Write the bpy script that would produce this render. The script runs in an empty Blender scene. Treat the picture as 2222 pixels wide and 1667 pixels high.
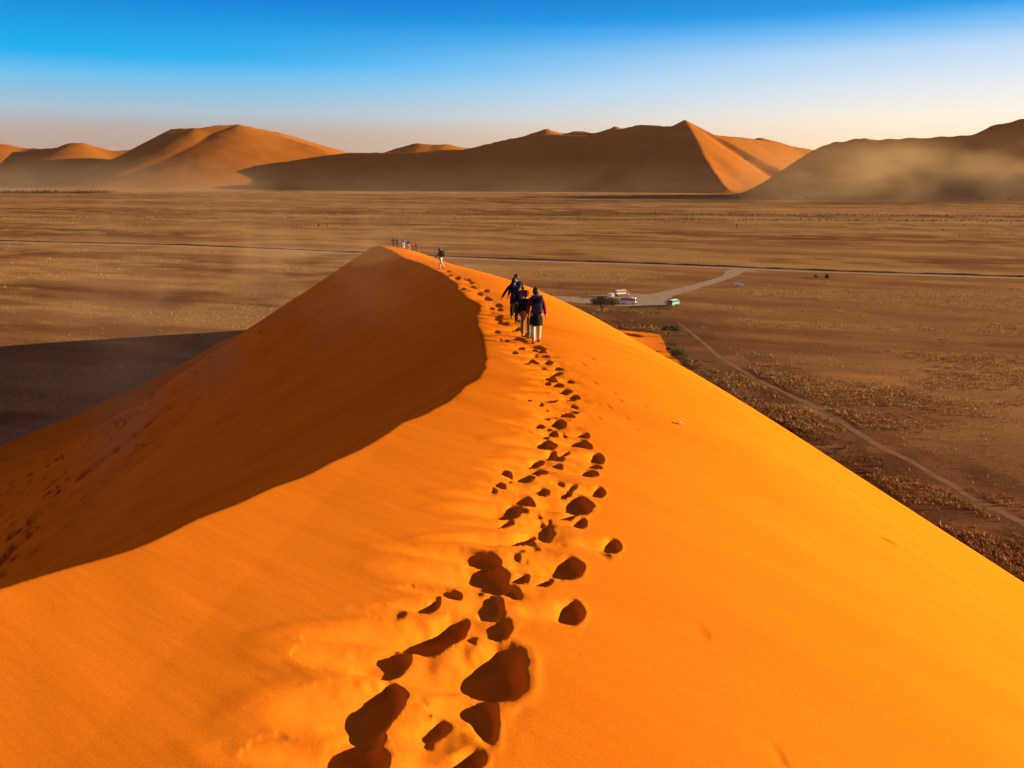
import bpy, bmesh, math, random
import numpy as np
from mathutils import Vector, Matrix

random.seed(7)
rng = np.random.default_rng(11)
R = math.radians
sc = bpy.context.scene
C = sc.collection

# ------------------------------------------------------------------ camera, sky, sun, exposure
EYE = 67.0                     # eye above the plain (metres)
F = 1744.0                     # focal length in photograph pixels (2222 wide)
PITCH = R(14.88)
cam_d = bpy.data.cameras.new('camera'); cam = bpy.data.objects.new('camera', cam_d); C.objects.link(cam)
cam_d.sensor_width = 36.0; cam_d.lens = 36.0 * F / 2222.0
cam_d.clip_start = 0.1; cam_d.clip_end = 40000
cam.location = (0, 0, EYE); cam.rotation_euler = (R(90) - PITCH, 0, 0)
sc.camera = cam

SUN_EL = R(9.0)                # sun low on the right, square to the view
EXPOSURE = 1.6
SUN_STRENGTH = 4.7
SUN_AZ = R(5.0)                # a little ahead of the camera's right
SUN_DIR = Vector((math.cos(SUN_EL) * math.cos(SUN_AZ), math.cos(SUN_EL) * math.sin(SUN_AZ), math.sin(SUN_EL)))

w = bpy.data.worlds.new('World'); sc.world = w; w.use_nodes = True
nt = w.node_tree; nt.nodes.clear()
def wn(t): return nt.nodes.new(t)
def s2l(c): return tuple((v/255/12.92 if v/255 <= .04045 else ((v/255+.055)/1.055)**2.4) for v in c)
def sky_ramp(stops):
    n = wn('ShaderNodeValToRGB'); r = n.color_ramp; r.interpolation = 'B_SPLINE' if False else 'EASE'
    r.interpolation = 'LINEAR'
    while len(r.elements) > 1: r.elements.remove(r.elements[-1])
    first = True
    for el, c in stops:
        p = (math.sin(R(el)) + 0.1) / 1.1
        e = r.elements[0] if first else r.elements.new(p)
        e.position = p; first = False
        l = s2l(c); e.color = (l[0], l[1], l[2], 1)
    return n
tc = wn('ShaderNodeTexCoord'); sep = wn('ShaderNodeSeparateXYZ'); nt.links.new(tc.outputs['Generated'], sep.inputs[0])
mz = wn('ShaderNodeMapRange'); mz.inputs['From Min'].default_value = -0.1; mz.inputs['From Max'].default_value = 1.0
nt.links.new(sep.outputs['Z'], mz.inputs['Value'])
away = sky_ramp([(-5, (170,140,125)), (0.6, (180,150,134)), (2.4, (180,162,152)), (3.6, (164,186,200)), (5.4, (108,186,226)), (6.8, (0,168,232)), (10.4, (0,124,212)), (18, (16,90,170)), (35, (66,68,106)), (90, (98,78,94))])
near = sky_ramp([(-5, (240,190,140)), (0.8, (254,224,186)), (3.0, (252,236,214)), (4.8, (226,230,234)), (7.0, (188,214,240)), (8.3, (116,186,236)), (9.4, (10,150,228)), (11.5, (0,126,214)), (20, (26,92,176)), (38, (68,70,108)), (90, (98,78,94))])
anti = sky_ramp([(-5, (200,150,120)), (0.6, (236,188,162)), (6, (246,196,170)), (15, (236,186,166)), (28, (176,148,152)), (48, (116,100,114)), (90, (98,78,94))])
nt.links.new(mz.outputs[0], anti.inputs[0])
nt.links.new(mz.outputs[0], away.inputs[0]); nt.links.new(mz.outputs[0], near.inputs[0])
az = wn('ShaderNodeMapRange'); az.interpolation_type = 'SMOOTHERSTEP'
az.inputs['From Min'].default_value = -0.55; az.inputs['From Max'].default_value = 0.80
nt.links.new(sep.outputs['X'], az.inputs['Value'])
mixw = wn('ShaderNodeMix'); mixw.data_type = 'RGBA'
nt.links.new(az.outputs[0], mixw.inputs[0]); nt.links.new(near.outputs[0], mixw.inputs[7])
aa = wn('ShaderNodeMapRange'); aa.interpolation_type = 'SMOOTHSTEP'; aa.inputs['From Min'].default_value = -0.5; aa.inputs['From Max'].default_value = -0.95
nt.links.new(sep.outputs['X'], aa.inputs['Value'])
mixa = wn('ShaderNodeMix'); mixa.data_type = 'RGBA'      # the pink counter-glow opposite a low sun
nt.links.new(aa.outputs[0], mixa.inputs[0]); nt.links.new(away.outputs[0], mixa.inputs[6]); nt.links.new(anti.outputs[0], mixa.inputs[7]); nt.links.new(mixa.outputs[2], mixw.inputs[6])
sky = wn('ShaderNodeTexSky'); sky.sky_type = 'NISHITA'; sky.sun_disc = False
sky.sun_elevation = SUN_EL; sky.sun_rotation = R(90) - SUN_AZ; sky.altitude = 600; sky.air_density = 1.0; sky.dust_density = 2.0
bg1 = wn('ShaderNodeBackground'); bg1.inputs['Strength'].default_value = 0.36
bg2 = wn('ShaderNodeBackground'); bg2.inputs['Strength'].default_value = 0.0006
add = wn('ShaderNodeAddShader'); wo = wn('ShaderNodeOutputWorld')
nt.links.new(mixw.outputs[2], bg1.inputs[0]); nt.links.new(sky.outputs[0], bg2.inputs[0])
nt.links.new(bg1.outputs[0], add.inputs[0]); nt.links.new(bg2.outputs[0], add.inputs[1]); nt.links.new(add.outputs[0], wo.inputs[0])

sl = bpy.data.lights.new('sun', 'SUN'); sl.energy = SUN_STRENGTH; sl.angle = R(0.5); sl.color = (1.0, 0.78, 0.50)
so = bpy.data.objects.new('sun', sl); C.objects.link(so); so.location = (400, 0, 200)
so.rotation_euler = (-SUN_DIR).to_track_quat('-Z', 'Y').to_euler()

vs = sc.view_settings; vs.view_transform = 'Standard'; vs.look = 'None'; vs.exposure = EXPOSURE; vs.gamma = 1.0; vs.use_curve_mapping = False
sc.render.engine = 'CYCLES'
sc.cycles.max_bounces = 5; sc.cycles.diffuse_bounces = 3; sc.cycles.volume_bounces = 0
sc.cycles.use_denoising = True
sc.cycles.volume_max_steps = 128

# ------------------------------------------------------------------ helpers
cp, sp = math.cos(PITCH), math.sin(PITCH)
def ray(u, v):
    x = (np.asarray(u, float) - 1111.0) / F; y = (833.5 - np.asarray(v, float)) / F
    return x, cp + sp * y, -sp + cp * y
def on_plain(u, v, z=0.0):
    x, y, dz = ray(u, v); t = (EYE - z) / -dz
    return np.array([x * t, y * t, z + 0 * t])
def at_y(u, v, Y):
    x, y, dz = ray(u, v); t = Y / y
    return (float(x * t), float(Y), float(EYE + dz * t))

def tag(o, label=None, cat=None, group=None, kind=None):
    if label: o['label'] = label
    if cat: o['category'] = cat
    if group: o['group'] = group
    if kind: o['kind'] = kind
    return o
def empty(name, loc=(0, 0, 0), rz=0.0):
    o = bpy.data.objects.new(name, None); C.objects.link(o); o.location = loc; o.rotation_euler = (0, 0, rz)
    o.empty_display_size = 0.2
    return o
def link(name, me, mat=None, parent=None, loc=None):
    o = bpy.data.objects.new(name, me); C.objects.link(o)
    if mat is not None and len(me.materials) == 0: me.materials.append(mat)
    if parent is not None: o.parent = parent
    if loc is not None: o.location = loc
    return o
def np_mesh(name, V, Q, smooth=True):
    V = np.ascontiguousarray(V, np.float32); Q = np.ascontiguousarray(Q, np.int32)
    me = bpy.data.meshes.new(name); n, k = Q.shape
    me.vertices.add(len(V)); me.vertices.foreach_set('co', V.ravel())
    me.loops.add(n * k); me.loops.foreach_set('vertex_index', Q.ravel())
    me.polygons.add(n); me.polygons.foreach_set('loop_start', np.arange(0, n * k, k, dtype=np.int32))
    try: me.polygons.foreach_set('loop_total', np.full(n, k, np.int32))
    except Exception: pass
    me.update(calc_edges=True); me.validate()
    me.polygons.foreach_set('use_smooth', np.full(n, smooth, bool))
    return me
def grid_faces(nr, ncol, wrap=False):
    i = np.arange(nr - 1)[:, None]; j = np.arange(ncol if wrap else ncol - 1)[None, :]
    j2 = (j + 1) % ncol
    return np.stack([i * ncol + j, i * ncol + j2, (i + 1) * ncol + j2, (i + 1) * ncol + j], -1).reshape(-1, 4)

class MB:
    """collects simple solids into one mesh"""
    def __init__(s): s.bm = bmesh.new()
    def box(s, c, d, rot=None, bevel=0.0):
        g = bmesh.ops.create_cube(s.bm, size=1.0); vs_ = g['verts']
        m = Matrix.Translation(c) @ (rot if rot else Matrix()) @ Matrix.Diagonal((d[0], d[1], d[2], 1))
        bmesh.ops.transform(s.bm, matrix=m, verts=vs_)
        if bevel:
            es = list({e for v in vs_ for e in v.link_edges})
            bmesh.ops.bevel(s.bm, geom=es, offset=bevel, segments=2, affect='EDGES', profile=0.6)
        return s
    def prism(s, prof, y0, y1, axis='Y', bevel=0.0):
        a = []; b = []
        for (p, q) in prof:
            a.append(s.bm.verts.new((p, y0, q))); b.append(s.bm.verts.new((p, y1, q)))
        n = len(prof); fs = []
        fs.append(s.bm.faces.new(a)); fs.append(s.bm.faces.new(b[::-1]))
        for i in range(n): fs.append(s.bm.faces.new((a[i], b[i], b[(i + 1) % n], a[(i + 1) % n])))
        bmesh.ops.recalc_face_normals(s.bm, faces=fs)
        if bevel:
            es = list({e for f in fs for e in f.edges})
            bmesh.ops.bevel(s.bm, geom=es, offset=bevel, segments=2, affect='EDGES', profile=0.6)
        return s
    def lathe(s, prof, c, n=18, axis='Y'):
        rings = []
        for (r, h) in prof:
            ring = []
            for k in range(n):
                a = 2 * math.pi * k / n
                p = (c[0] + r * math.cos(a), c[1] + h, c[2] + r * math.sin(a)) if axis == 'Y' else (c[0] + r * math.cos(a), c[1] + r * math.sin(a), c[2] + h)
                ring.append(s.bm.verts.new(p))
            rings.append(ring)
        fs = []
        for a, b in zip(rings, rings[1:]):
            for k in range(n): fs.append(s.bm.faces.new((a[k], a[(k + 1) % n], b[(k + 1) % n], b[k])))
        fs.append(s.bm.faces.new(rings[0])); fs.append(s.bm.faces.new(rings[-1][::-1]))
        bmesh.ops.recalc_face_normals(s.bm, faces=fs)
        return s
    def tube(s, pts, rad, n=6):
        rings = []
        for i, p in enumerate(pts):
            p = Vector(p); a = Vector(pts[max(i - 1, 0)]); b = Vector(pts[min(i + 1, len(pts) - 1)])
            d = (b - a).normalized(); q = d.to_track_quat('Z', 'Y')
            rings.append([s.bm.verts.new(p + q @ Vector((rad[i] * math.cos(2 * math.pi * k / n), rad[i] * math.sin(2 * math.pi * k / n), 0))) for k in range(n)])
        for a, b in zip(rings, rings[1:]):
            for k in range(n): s.bm.faces.new((a[k], a[(k + 1) % n], b[(k + 1) % n], b[k]))
        s.bm.faces.new(rings[0][::-1]); s.bm.faces.new(rings[-1])
        return s
    def build(s, name, mat, parent=None, smooth=False):
        me = bpy.data.meshes.new(name); s.bm.to_mesh(me); s.bm.free()
        if smooth: me.polygons.foreach_set('use_smooth', np.full(len(me.polygons), True))
        return link(name, me, mat, parent)

# value noise (numpy)
def vnoise(x, y, seed=0):
    xi = np.floor(x).astype(np.int64); yi = np.floor(y).astype(np.int64)
    xf = x - xi; yf = y - yi
    def h(a, b):
        n = (a * 374761393 + b * 668265263 + seed * 1442695041) & 0xFFFFFFFF
        n = ((n ^ (n >> 13)) * 1274126177) & 0xFFFFFFFF
        return ((n ^ (n >> 16)) & 0xFFFF) / 65535.0
    u = xf * xf * (3 - 2 * xf); v = yf * yf * (3 - 2 * yf)
    return (h(xi, yi) * (1 - u) + h(xi + 1, yi) * u) * (1 - v) + (h(xi, yi + 1) * (1 - u) + h(xi + 1, yi + 1) * u) * v
def fbm(x, y, oct=4, seed=0):
    s = 0; a = 0.5; t = 0
    for k in range(oct):
        s = s + a * vnoise(x, y, seed + k * 17); t += a; a *= 0.5
        x, y = x * 2.03 + 13.7, y * 2.03 + 7.3
    return s / t
def sstep(a, b, x):
    t = np.clip((x - a) / (b - a), 0, 1); return t * t * (3 - 2 * t)

# ------------------------------------------------------------------ materials
def material(name, col, rough=0.9, spec=0.2):
    m = bpy.data.materials.new(name); m.use_nodes = True
    b = m.node_tree.nodes['Principled BSDF']
    b.inputs['Base Color'].default_value = (*col, 1); b.inputs['Roughness'].default_value = rough
    b.inputs['Specular IOR Level'].default_value = spec
    return m
def var_mat(name, c1, c2, scale=3.0, rough=0.9, spec=0.15, bump=0.0, coord='Object', detail=4):
    m = material(name, c1, rough, spec); t = m.node_tree; b = t.nodes['Principled BSDF']
    tcn = t.nodes.new('ShaderNodeTexCoord'); n = t.nodes.new('ShaderNodeTexNoise'); n.inputs['Scale'].default_value = scale; n.inputs['Detail'].default_value = detail
    mx = t.nodes.new('ShaderNodeMix'); mx.data_type = 'RGBA'; mr = t.nodes.new('ShaderNodeMapRange')
    mr.inputs['From Min'].default_value = 0.3; mr.inputs['From Max'].default_value = 0.7
    t.links.new(tcn.outputs[coord], n.inputs['Vector']); t.links.new(n.outputs['Fac'], mr.inputs['Value']); t.links.new(mr.outputs[0], mx.inputs[0])
    mx.inputs[6].default_value = (*c1, 1); mx.inputs[7].default_value = (*c2, 1)
    t.links.new(mx.outputs[2], b.inputs['Base Color'])
    if bump:
        bp = t.nodes.new('ShaderNodeBump'); bp.inputs['Strength'].default_value = bump; bp.inputs['Distance'].default_value = 0.02
        t.links.new(n.outputs['Fac'], bp.inputs['Height']); t.links.new(bp.outputs[0], b.inputs['Normal'])
    return m

def sand_material(name, c1, c2, c3, near=True):
    m = material(name, c1, 1.0, 0.0); t = m.node_tree; b = t.nodes['Principled BSDF']; N = t.nodes.new; L = t.links.new
    geo = N('ShaderNodeNewGeometry')
    # broad wind streaks running across the slope
    mp = N('ShaderNodeMapping'); mp.vector_type = 'TEXTURE'; mp.inputs['Rotation'].default_value = (0, 0, R(52)); mp.inputs['Scale'].default_value = (1.3, 12, 6) if near else (60, 260, 90)
    L(geo.outputs['Position'], mp.inputs[0])
    n1 = N('ShaderNodeTexNoise'); n1.inputs['Scale'].default_value = 1.0; n1.inputs['Detail'].default_value = 5; n1.inputs['Roughness'].default_value = 0.55
    L(mp.outputs[0], n1.inputs['Vector'])
    n2 = N('ShaderNodeTexNoise'); n2.inputs['Scale'].default_value = 0.09 if near else 0.004; n2.inputs['Detail'].default_value = 3
    L(geo.outputs['Position'], n2.inputs['Vector'])
    mx = N('ShaderNodeMix'); mx.data_type = 'RGBA'; r1 = N('ShaderNodeMapRange'); r1.inputs['From Min'].default_value = .35; r1.inputs['From Max'].default_value = .68
    L(n1.outputs['Fac'], r1.inputs['Value']); L(r1.outputs[0], mx.inputs[0]); mx.inputs[6].default_value = (*c1, 1); mx.inputs[7].default_value = (*c2, 1)
    mx2 = N('ShaderNodeMix'); mx2.data_type = 'RGBA'; r2 = N('ShaderNodeMapRange'); r2.inputs['From Min'].default_value = .4; r2.inputs['From Max'].default_value = .7; r2.inputs['To Max'].default_value = 0.6
    L(n2.outputs['Fac'], r2.inputs['Value']); L(r2.outputs[0], mx2.inputs[0]); L(mx.outputs[2], mx2.inputs[6]); mx2.inputs[7].default_value = (*c3, 1)
    if not near: L(mx2.outputs[2], b.inputs['Base Color'])
    if near:
        gr = N('ShaderNodeTexNoise'); gr.inputs['Scale'].default_value = 75; gr.inputs['Detail'].default_value = 5; gr.inputs['Roughness'].default_value = .75; L(geo.outputs['Position'], gr.inputs['Vector'])
        rg = N('ShaderNodeMapRange'); rg.inputs['From Min'].default_value = .3; rg.inputs['From Max'].default_value = .7; rg.inputs['To Min'].default_value = .80; rg.inputs['To Max'].default_value = 1.15; L(gr.outputs['Fac'], rg.inputs['Value'])
        vm = N('ShaderNodeVectorMath'); vm.operation = 'SCALE'; L(mx2.outputs[2], vm.inputs[0]); L(rg.outputs[0], vm.inputs['Scale']); L(vm.outputs[0], b.inputs['Base Color'])
        g = N('ShaderNodeTexNoise'); g.inputs['Scale'].default_value = 160; g.inputs['Detail'].default_value = 2; L(geo.outputs['Position'], g.inputs['Vector'])
        bp = N('ShaderNodeBump'); bp.inputs['Strength'].default_value = 0.25; bp.inputs['Distance'].default_value = 0.0006; L(g.outputs['Fac'], bp.inputs['Height'])
        bp2 = N('ShaderNodeBump'); bp2.inputs['Strength'].default_value = 0.38; bp2.inputs['Distance'].default_value = 0.08; L(n1.outputs['Fac'], bp2.inputs['Height']); L(bp.outputs[0], bp2.inputs['Normal'])
        L(bp2.outputs[0], b.inputs['Normal'])
    return m
M = {}
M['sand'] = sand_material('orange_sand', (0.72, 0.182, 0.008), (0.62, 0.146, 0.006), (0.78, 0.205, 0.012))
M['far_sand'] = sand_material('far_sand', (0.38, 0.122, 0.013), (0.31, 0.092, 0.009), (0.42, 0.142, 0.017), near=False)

# ------------------------------------------------------------------ the dune we stand on
TY = np.array([-60, -20, 0, 3.2, 10, 24, 27, 32, 36, 50, 65, 100, 140, 156])
TD = np.array([2.0, 1.6, 2.1, 2.62, 3.65, 4.95, 5.25, 5.85, 6.3, 6.95, 7.65, 10.2, 13.0, 13.2])
def trail_drop(y):
    s = 0
    for k in (-.6, -.3, 0, .3, .6): s = s + np.interp(y + k * np.clip(np.abs(y) * .2, .3, 8), TY, TD)
    return s / 5
brink_px = [(0,1280),(200,1222),(270,1205),(400,1140),(480,1115),(560,1075),(640,1050),(720,1010),(790,970),(850,930),(900,910),(950,878),(1004,838),(1037,813),(1050,780),(1057,752),(1044,715),(1028,668),(1010,647),(986,614),(961,592),(943,584),(905,570),(875,560),(848,545),(818,530)]
pts = []
for u, v in brink_px:
    x, y, z = ray(u, v); ts = np.linspace(2, 175, 8000)
    f = z * ts + trail_drop(y * ts); i = np.argmax(f < 0) if (f < 0).any() else len(ts) - 1
    t = ts[i]; pts.append((x * t, y * t, EYE + z * t))
pts = sorted(pts, key=lambda p: p[1])
PEAK = pts[-1]
pre = [(-7.5, -60, EYE - 1.9), (-6.0, -30, EYE - 1.4), (-5.3, -12, EYE - 1.6), (-4.9, -3, EYE - 1.95), (-4.6, 1.5, EYE - 2.25)]
post = [(PEAK[0] - 4, PEAK[1] + 14, 51.5), (-38, 205, 41), (-46, 250, 33), (-53, 295, 27), (-57, 320, 25), (-58, 330, 20), (-60, 342, 11), (-61, 353, 2), (-62, 366, -8)]
BP = np.array(pre + pts + post)
# resample densely (by arc length), light smoothing
seg = np.linalg.norm(np.diff(BP[:, :2], axis=0), axis=1); S = np.concatenate([[0], np.cumsum(seg)])
sd = np.unique(np.concatenate([np.linspace(0, S[-1], 150), np.linspace(S[4], S[len(pre) + 14], 110), np.linspace(S[len(pre) + 13], S[len(pre) + len(pts) - 1], 60)]))
BR = np.stack([np.interp(sd, S, BP[:, k]) for k in range(3)], -1)
for _ in range(2): BR[1:-1] = BR[1:-1] * .5 + (BR[:-2] + BR[2:]) * .25
BR[:, 0] += 0.10 * (vnoise(BR[:, 1] * 1.1, BR[:, 1] * 0, 5) - .5) + 0.28 * (vnoise(BR[:, 1] * .33, BR[:, 1] * 0, 9) - .5) * sstep(0, 30, BR[:, 1])
KSLIP = 0.635
BS = np.stack([np.interp(np.linspace(0, S[-1], 420), S, BP[:, k]) for k in range(3)], -1)   # smoothed crest that carries the windward side
BS[:, 0] = np.where(BS[:, 1] < 22, np.maximum(BS[:, 0], -2.0 - .012 * np.maximum(20 - BS[:, 1], 0)), BS[:, 0])
for _ in range(90): BS[1:-1] = BS[1:-1] * .5 + (BS[:-2] + BS[2:]) * .25
def right_drop(d, yb):
    a = np.interp(yb, [-60, 110, 150, 200, 250, 300, 330, 362], [.66, .63, .57, .45, .35, .268, .225, .18]); D1 = np.interp(yb, [0, 20, 60, 150], [10, 11, 13, 13]); s0 = np.interp(yb, [0, 30, 150], [.04, .05, .10])
    u = np.clip(d / D1, 0, 1)
    return s0 * d + (a - s0) * (D1 * (u**3 - u**4 / 2) + np.maximum(d - D1, 0))
def softplus(h, w): return np.where(h > 8 * w, h, w * np.log1p(np.exp(np.clip(h / w, -60, 8))))
def nearest(x, y, P):
    """signed distance to the polyline P (positive on its left), height and y of the foot point"""
    d2 = (x[:, None] - P[None, :, 0])**2 + (y[:, None] - P[None, :, 1])**2
    i = np.argmin(d2, 1); best = np.full(len(x), 1e18); sg = np.ones(len(x)); zb = np.zeros(len(x)); yb = np.zeros(len(x))
    for k in (-1, 0):
        i0 = np.clip(i + k, 0, len(P) - 2); a = P[i0]; e = P[i0 + 1] - a
        t = np.clip(((x - a[:, 0]) * e[:, 0] + (y - a[:, 1]) * e[:, 1]) / (e[:, 0]**2 + e[:, 1]**2 + 1e-12), 0, 1)
        fx = a[:, 0] + t * e[:, 0]; fy = a[:, 1] + t * e[:, 1]; dd = (x - fx)**2 + (y - fy)**2
        cr = e[:, 0] * (y - a[:, 1]) - e[:, 1] * (x - a[:, 0])
        m = dd < best; best = np.where(m, dd, best); sg = np.where(m, np.sign(cr), sg); zb = np.where(m, a[:, 2] + t * e[:, 2], zb); yb = np.where(m, fy, yb)
    return np.sqrt(best) * sg, zb, yb, d2
def dune_base(X, Y):
    X = np.asarray(X, float); Y = np.asarray(Y, float); sh = X.shape; X = X.ravel(); Y = Y.ravel()
    out = np.empty(len(X)); CH = 30000
    for a in range(0, len(X), CH):
        x = X[a:a + CH]; y = Y[a:a + CH]
        dj, zj, yj, d2 = nearest(x, y, BR)
        ds, zs, ys, _ = nearest(x, y, BS)
        env = (BR[None, :, 2] - KSLIP * np.sqrt(d2)).max(1)
        zl = np.where(dj > 0, np.maximum(env, zj - KSLIP * np.abs(dj)), zj + KSLIP * np.abs(dj))
        zr = zs - right_drop(np.maximum(-ds, 0), ys) + .06 * np.maximum(ds, 0)
        k = 1.0 / (.004 + .0010 * np.hypot(x, y))                  # the brink is rounded a little
        df = np.clip((zl - zr) * k, -40, 40)
        h = np.minimum(zl, zr) - np.log1p(np.exp(-np.abs(df))) / k
        wl = np.where(dj > 0, 5.5, 2.2)
        h = softplus(h, wl)
        out[a:a + CH] = h - 0.45 * np.exp(-h / 4)
    return out.reshape(sh)

def project(us, vs_, hf, tmax=500):
    """where the view rays meet the height field hf"""
    us = np.atleast_1d(np.asarray(us, float)); vs_ = np.atleast_1d(np.asarray(vs_, float))
    x, y, z = ray(us, vs_); ts = np.geomspace(1.8, tmax, 700)
    PX = x[:, None] * ts; PY = y[:, None] * ts; PZ = EYE + z[:, None] * ts
    H = np.maximum(hf(PX, PY), 0); g = PZ - H; k = np.argmax(g < 0, 1); k = np.where((g < 0).any(1), np.maximum(k, 1), len(ts) - 1)
    r_ = np.arange(len(us)); g0 = g[r_, k - 1]; g1 = g[r_, k]; fr = np.clip(g0 / (g0 - g1 + 1e-9), 0, 1)
    t = ts[k - 1] * (1 - fr) + ts[k] * fr
    return np.stack([x * t, y * t, EYE + z * t], -1)

# footprints read from the photograph: centre, half sizes (px), tilt (deg), softness
FP = [(775,1645,62,46,-10,0),(822,1531,86,46,-55,0),(846,1427,52,40,-15,0),(959,1370,72,30,-24,0),(1073,1454,70,60,-20,0),(1080,1362,30,24,0,0),
 (1050,1543,28,70,-15,0),(938,1573,42,26,-30,.3),(1007,1656,48,26,-25,0),(1238,1328,28,28,20,0),(1064,1313,26,38,0,0),(1067,1254,52,34,20,0),
 (1049,1209,44,18,12,0),(1231,1230,34,26,15,0),(1180,1263,22,8,-15,0),(947,1298,9,14,20,.4),(861,1328,26,18,-40,.8),(786,1382,26,16,-30,.9),
 (983,1230,10,24,10,.4),(600,1612,30,64,40,1.),(720,1600,54,18,-10,1.),(1326,1185,20,16,15,0),(1183,1151,17,20,0,0),(1130,1168,40,12,-20,0),(1256,1134,16,10,0,0),
 (1253,1093,31,23,20,0),(1220,1070,10,8,0,0),(1133,1083,35,12,5,0),(1106,1108,30,18,-10,0),(1092,1137,25,7,-15,.3),(1174,1062,19,9,0,0),
 (1299,1067,14,11,20,0),(1068,1071,10,14,10,.3),(1142,1036,17,9,0,0),(1164,1020,23,7,5,0),(1094,1023,8,8,0,.2),(1104,1044,8,4,0,.4),(1157,1004,20,8,-10,0),
 (1193,987,18,10,0,0),(1183,963,23,12,5,0),(1275,1026,23,8,10,0),(1285,1012,19,5,10,0),(1294,994,16,11,20,0),(1212,1012,12,6,30,.2),(1263,963,21,9,20,0),
 (1265,944,14,7,15,0),(1198,939,15,7,10,0),(1223,941,8,5,30,0),(1167,920,18,6,5,0),(1212,917,15,9,20,0),(1229,900,16,5,10,0),(1185,904,9,4,0,0),
 (1135,963,8,6,20,.3),(1239,892,15,4,10,0),(1183,887,12,4,5,0),(1215,892,14,3,10,0),(1188,864,18,6,10,0),(1227,862,18,5,5,0),(1181,844,12,5,0,0),(1222,846,16,5,5,0),
 (1146,866,6,4,20,.3),(1160,886,6,3,10,.3),(1245,880,9,3,20,.2),(1208,834,13,4,5,0),(1186,829,9,3,5,0),(1236,826,8,3,10,0),(1246,858,12,4,15,0),
 (1300,1195,12,30,-60,.8),(1150,936,10,3,10,.4),(1520,1370,26,14,50,1.0),(1690,1640,40,12,55,.9)]
# half-filled older prints between them
tr = np.array([(830,1660),(900,1540),(960,1430),(1040,1330),(1090,1240),(1150,1150),(1190,1060),(1200,980),(1200,900),(1205,835)], float)
for k in range(34):
    t = (k + rng.random()) / 34 * (len(tr) - 1); i = min(int(t), len(tr) - 2); c = tr[i] + (tr[i + 1] - tr[i]) * (t - i); sc_ = 1 - .80 * t / (len(tr) - 1)
    FP.append((c[0] + rng.normal(0, 95 * sc_), c[1] + rng.normal(0, 10), 34 * sc_ * rng.uniform(.5, 1.1), 20 * sc_ * rng.uniform(.5, 1.1), rng.uniform(-40, 30), rng.uniform(.45, .85)))
for k in range(30):
    t = 3.2 + (k + rng.random()) / 30 * 5.6; i = min(int(t), len(tr) - 2); c = tr[i] + (tr[i + 1] - tr[i]) * (t - i); sc_ = 1 - .80 * t / (len(tr) - 1)
    FP.append((c[0] + rng.normal(0, 85 * sc_), c[1] + rng.normal(0, 8), 38 * sc_ * rng.uniform(.6, 1.1), 18 * sc_ * rng.uniform(.6, 1.1), rng.uniform(-25, 30), rng.uniform(.0, .35)))
# farther prints: generated along the trodden line
line_px = [(1205,822),(1190,790),(1160,760),(1136,735),(1112,705),(1085,675),(1060,652),(1030,628),(1000,606),(975,590)]
lp = np.array(line_px, float)
for k in range(46):
    t = (k + rng.random()) / 46 * (len(lp) - 1); i = min(int(t), len(lp) - 2); c = lp[i] + (lp[i + 1] - lp[i]) * (t - i)
    sc_ = 1 - .78 * t / (len(lp) - 1)
    FP.append((c[0] + rng.normal(0, 20 * sc_ + 1), c[1] + rng.normal(0, 3), (11 * sc_ + 2) * rng.uniform(.7, 1.2), (3.6 * sc_ + .8) * rng.uniform(.7, 1.2), rng.uniform(0, 25), 0.1))
for (u, v) in [(1086,737),(1098,738),(1116,764),(1142,786),(1078,719)]: FP.append((u, v, 7, 3, 10, .1))
for (u, v) in [(1300,905),(1320,880),(1345,868),(1290,830),(1330,850),(1360,905),(1380,930),(1400,880),(1265,790),(1285,778)]: FP.append((u, v, 10, 2, 30, .8))
FP = np.array(FP)
ang = np.radians(FP[:, 4])
Cc = project(FP[:, 0], FP[:, 1], dune_base)
A1 = project(FP[:, 0] + FP[:, 2] * np.cos(ang), FP[:, 1] + FP[:, 2] * np.sin(ang), dune_base) - Cc
A2 = project(FP[:, 0] - FP[:, 3] * np.sin(ang), FP[:, 1] + FP[:, 3] * np.cos(ang), dune_base) - Cc
PITS = []
for k in range(len(FP)):
    m2 = np.array([[A1[k, 0], A2[k, 0]], [A1[k, 1], A2[k, 1]]])
    if abs(np.linalg.det(m2)) < 1e-6: continue
    wdt = min(abs(A1[k, 0]) + abs(A2[k, 0]), 1.5 * min(np.hypot(*A1[k, :2]), np.hypot(*A2[k, :2])))
    soft = FP[k, 5]
    PITS.append((Cc[k, 0], Cc[k, 1], np.linalg.inv(m2), min(.26, .47 * wdt) * (1 - .85 * soft), soft, wdt, 7.0 * max(np.hypot(*A1[k, :2]), np.hypot(*A2[k, :2]))))
TRX = np.array([p[0] for p in PITS]); TRY = np.array([p[1] for p in PITS])

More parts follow.
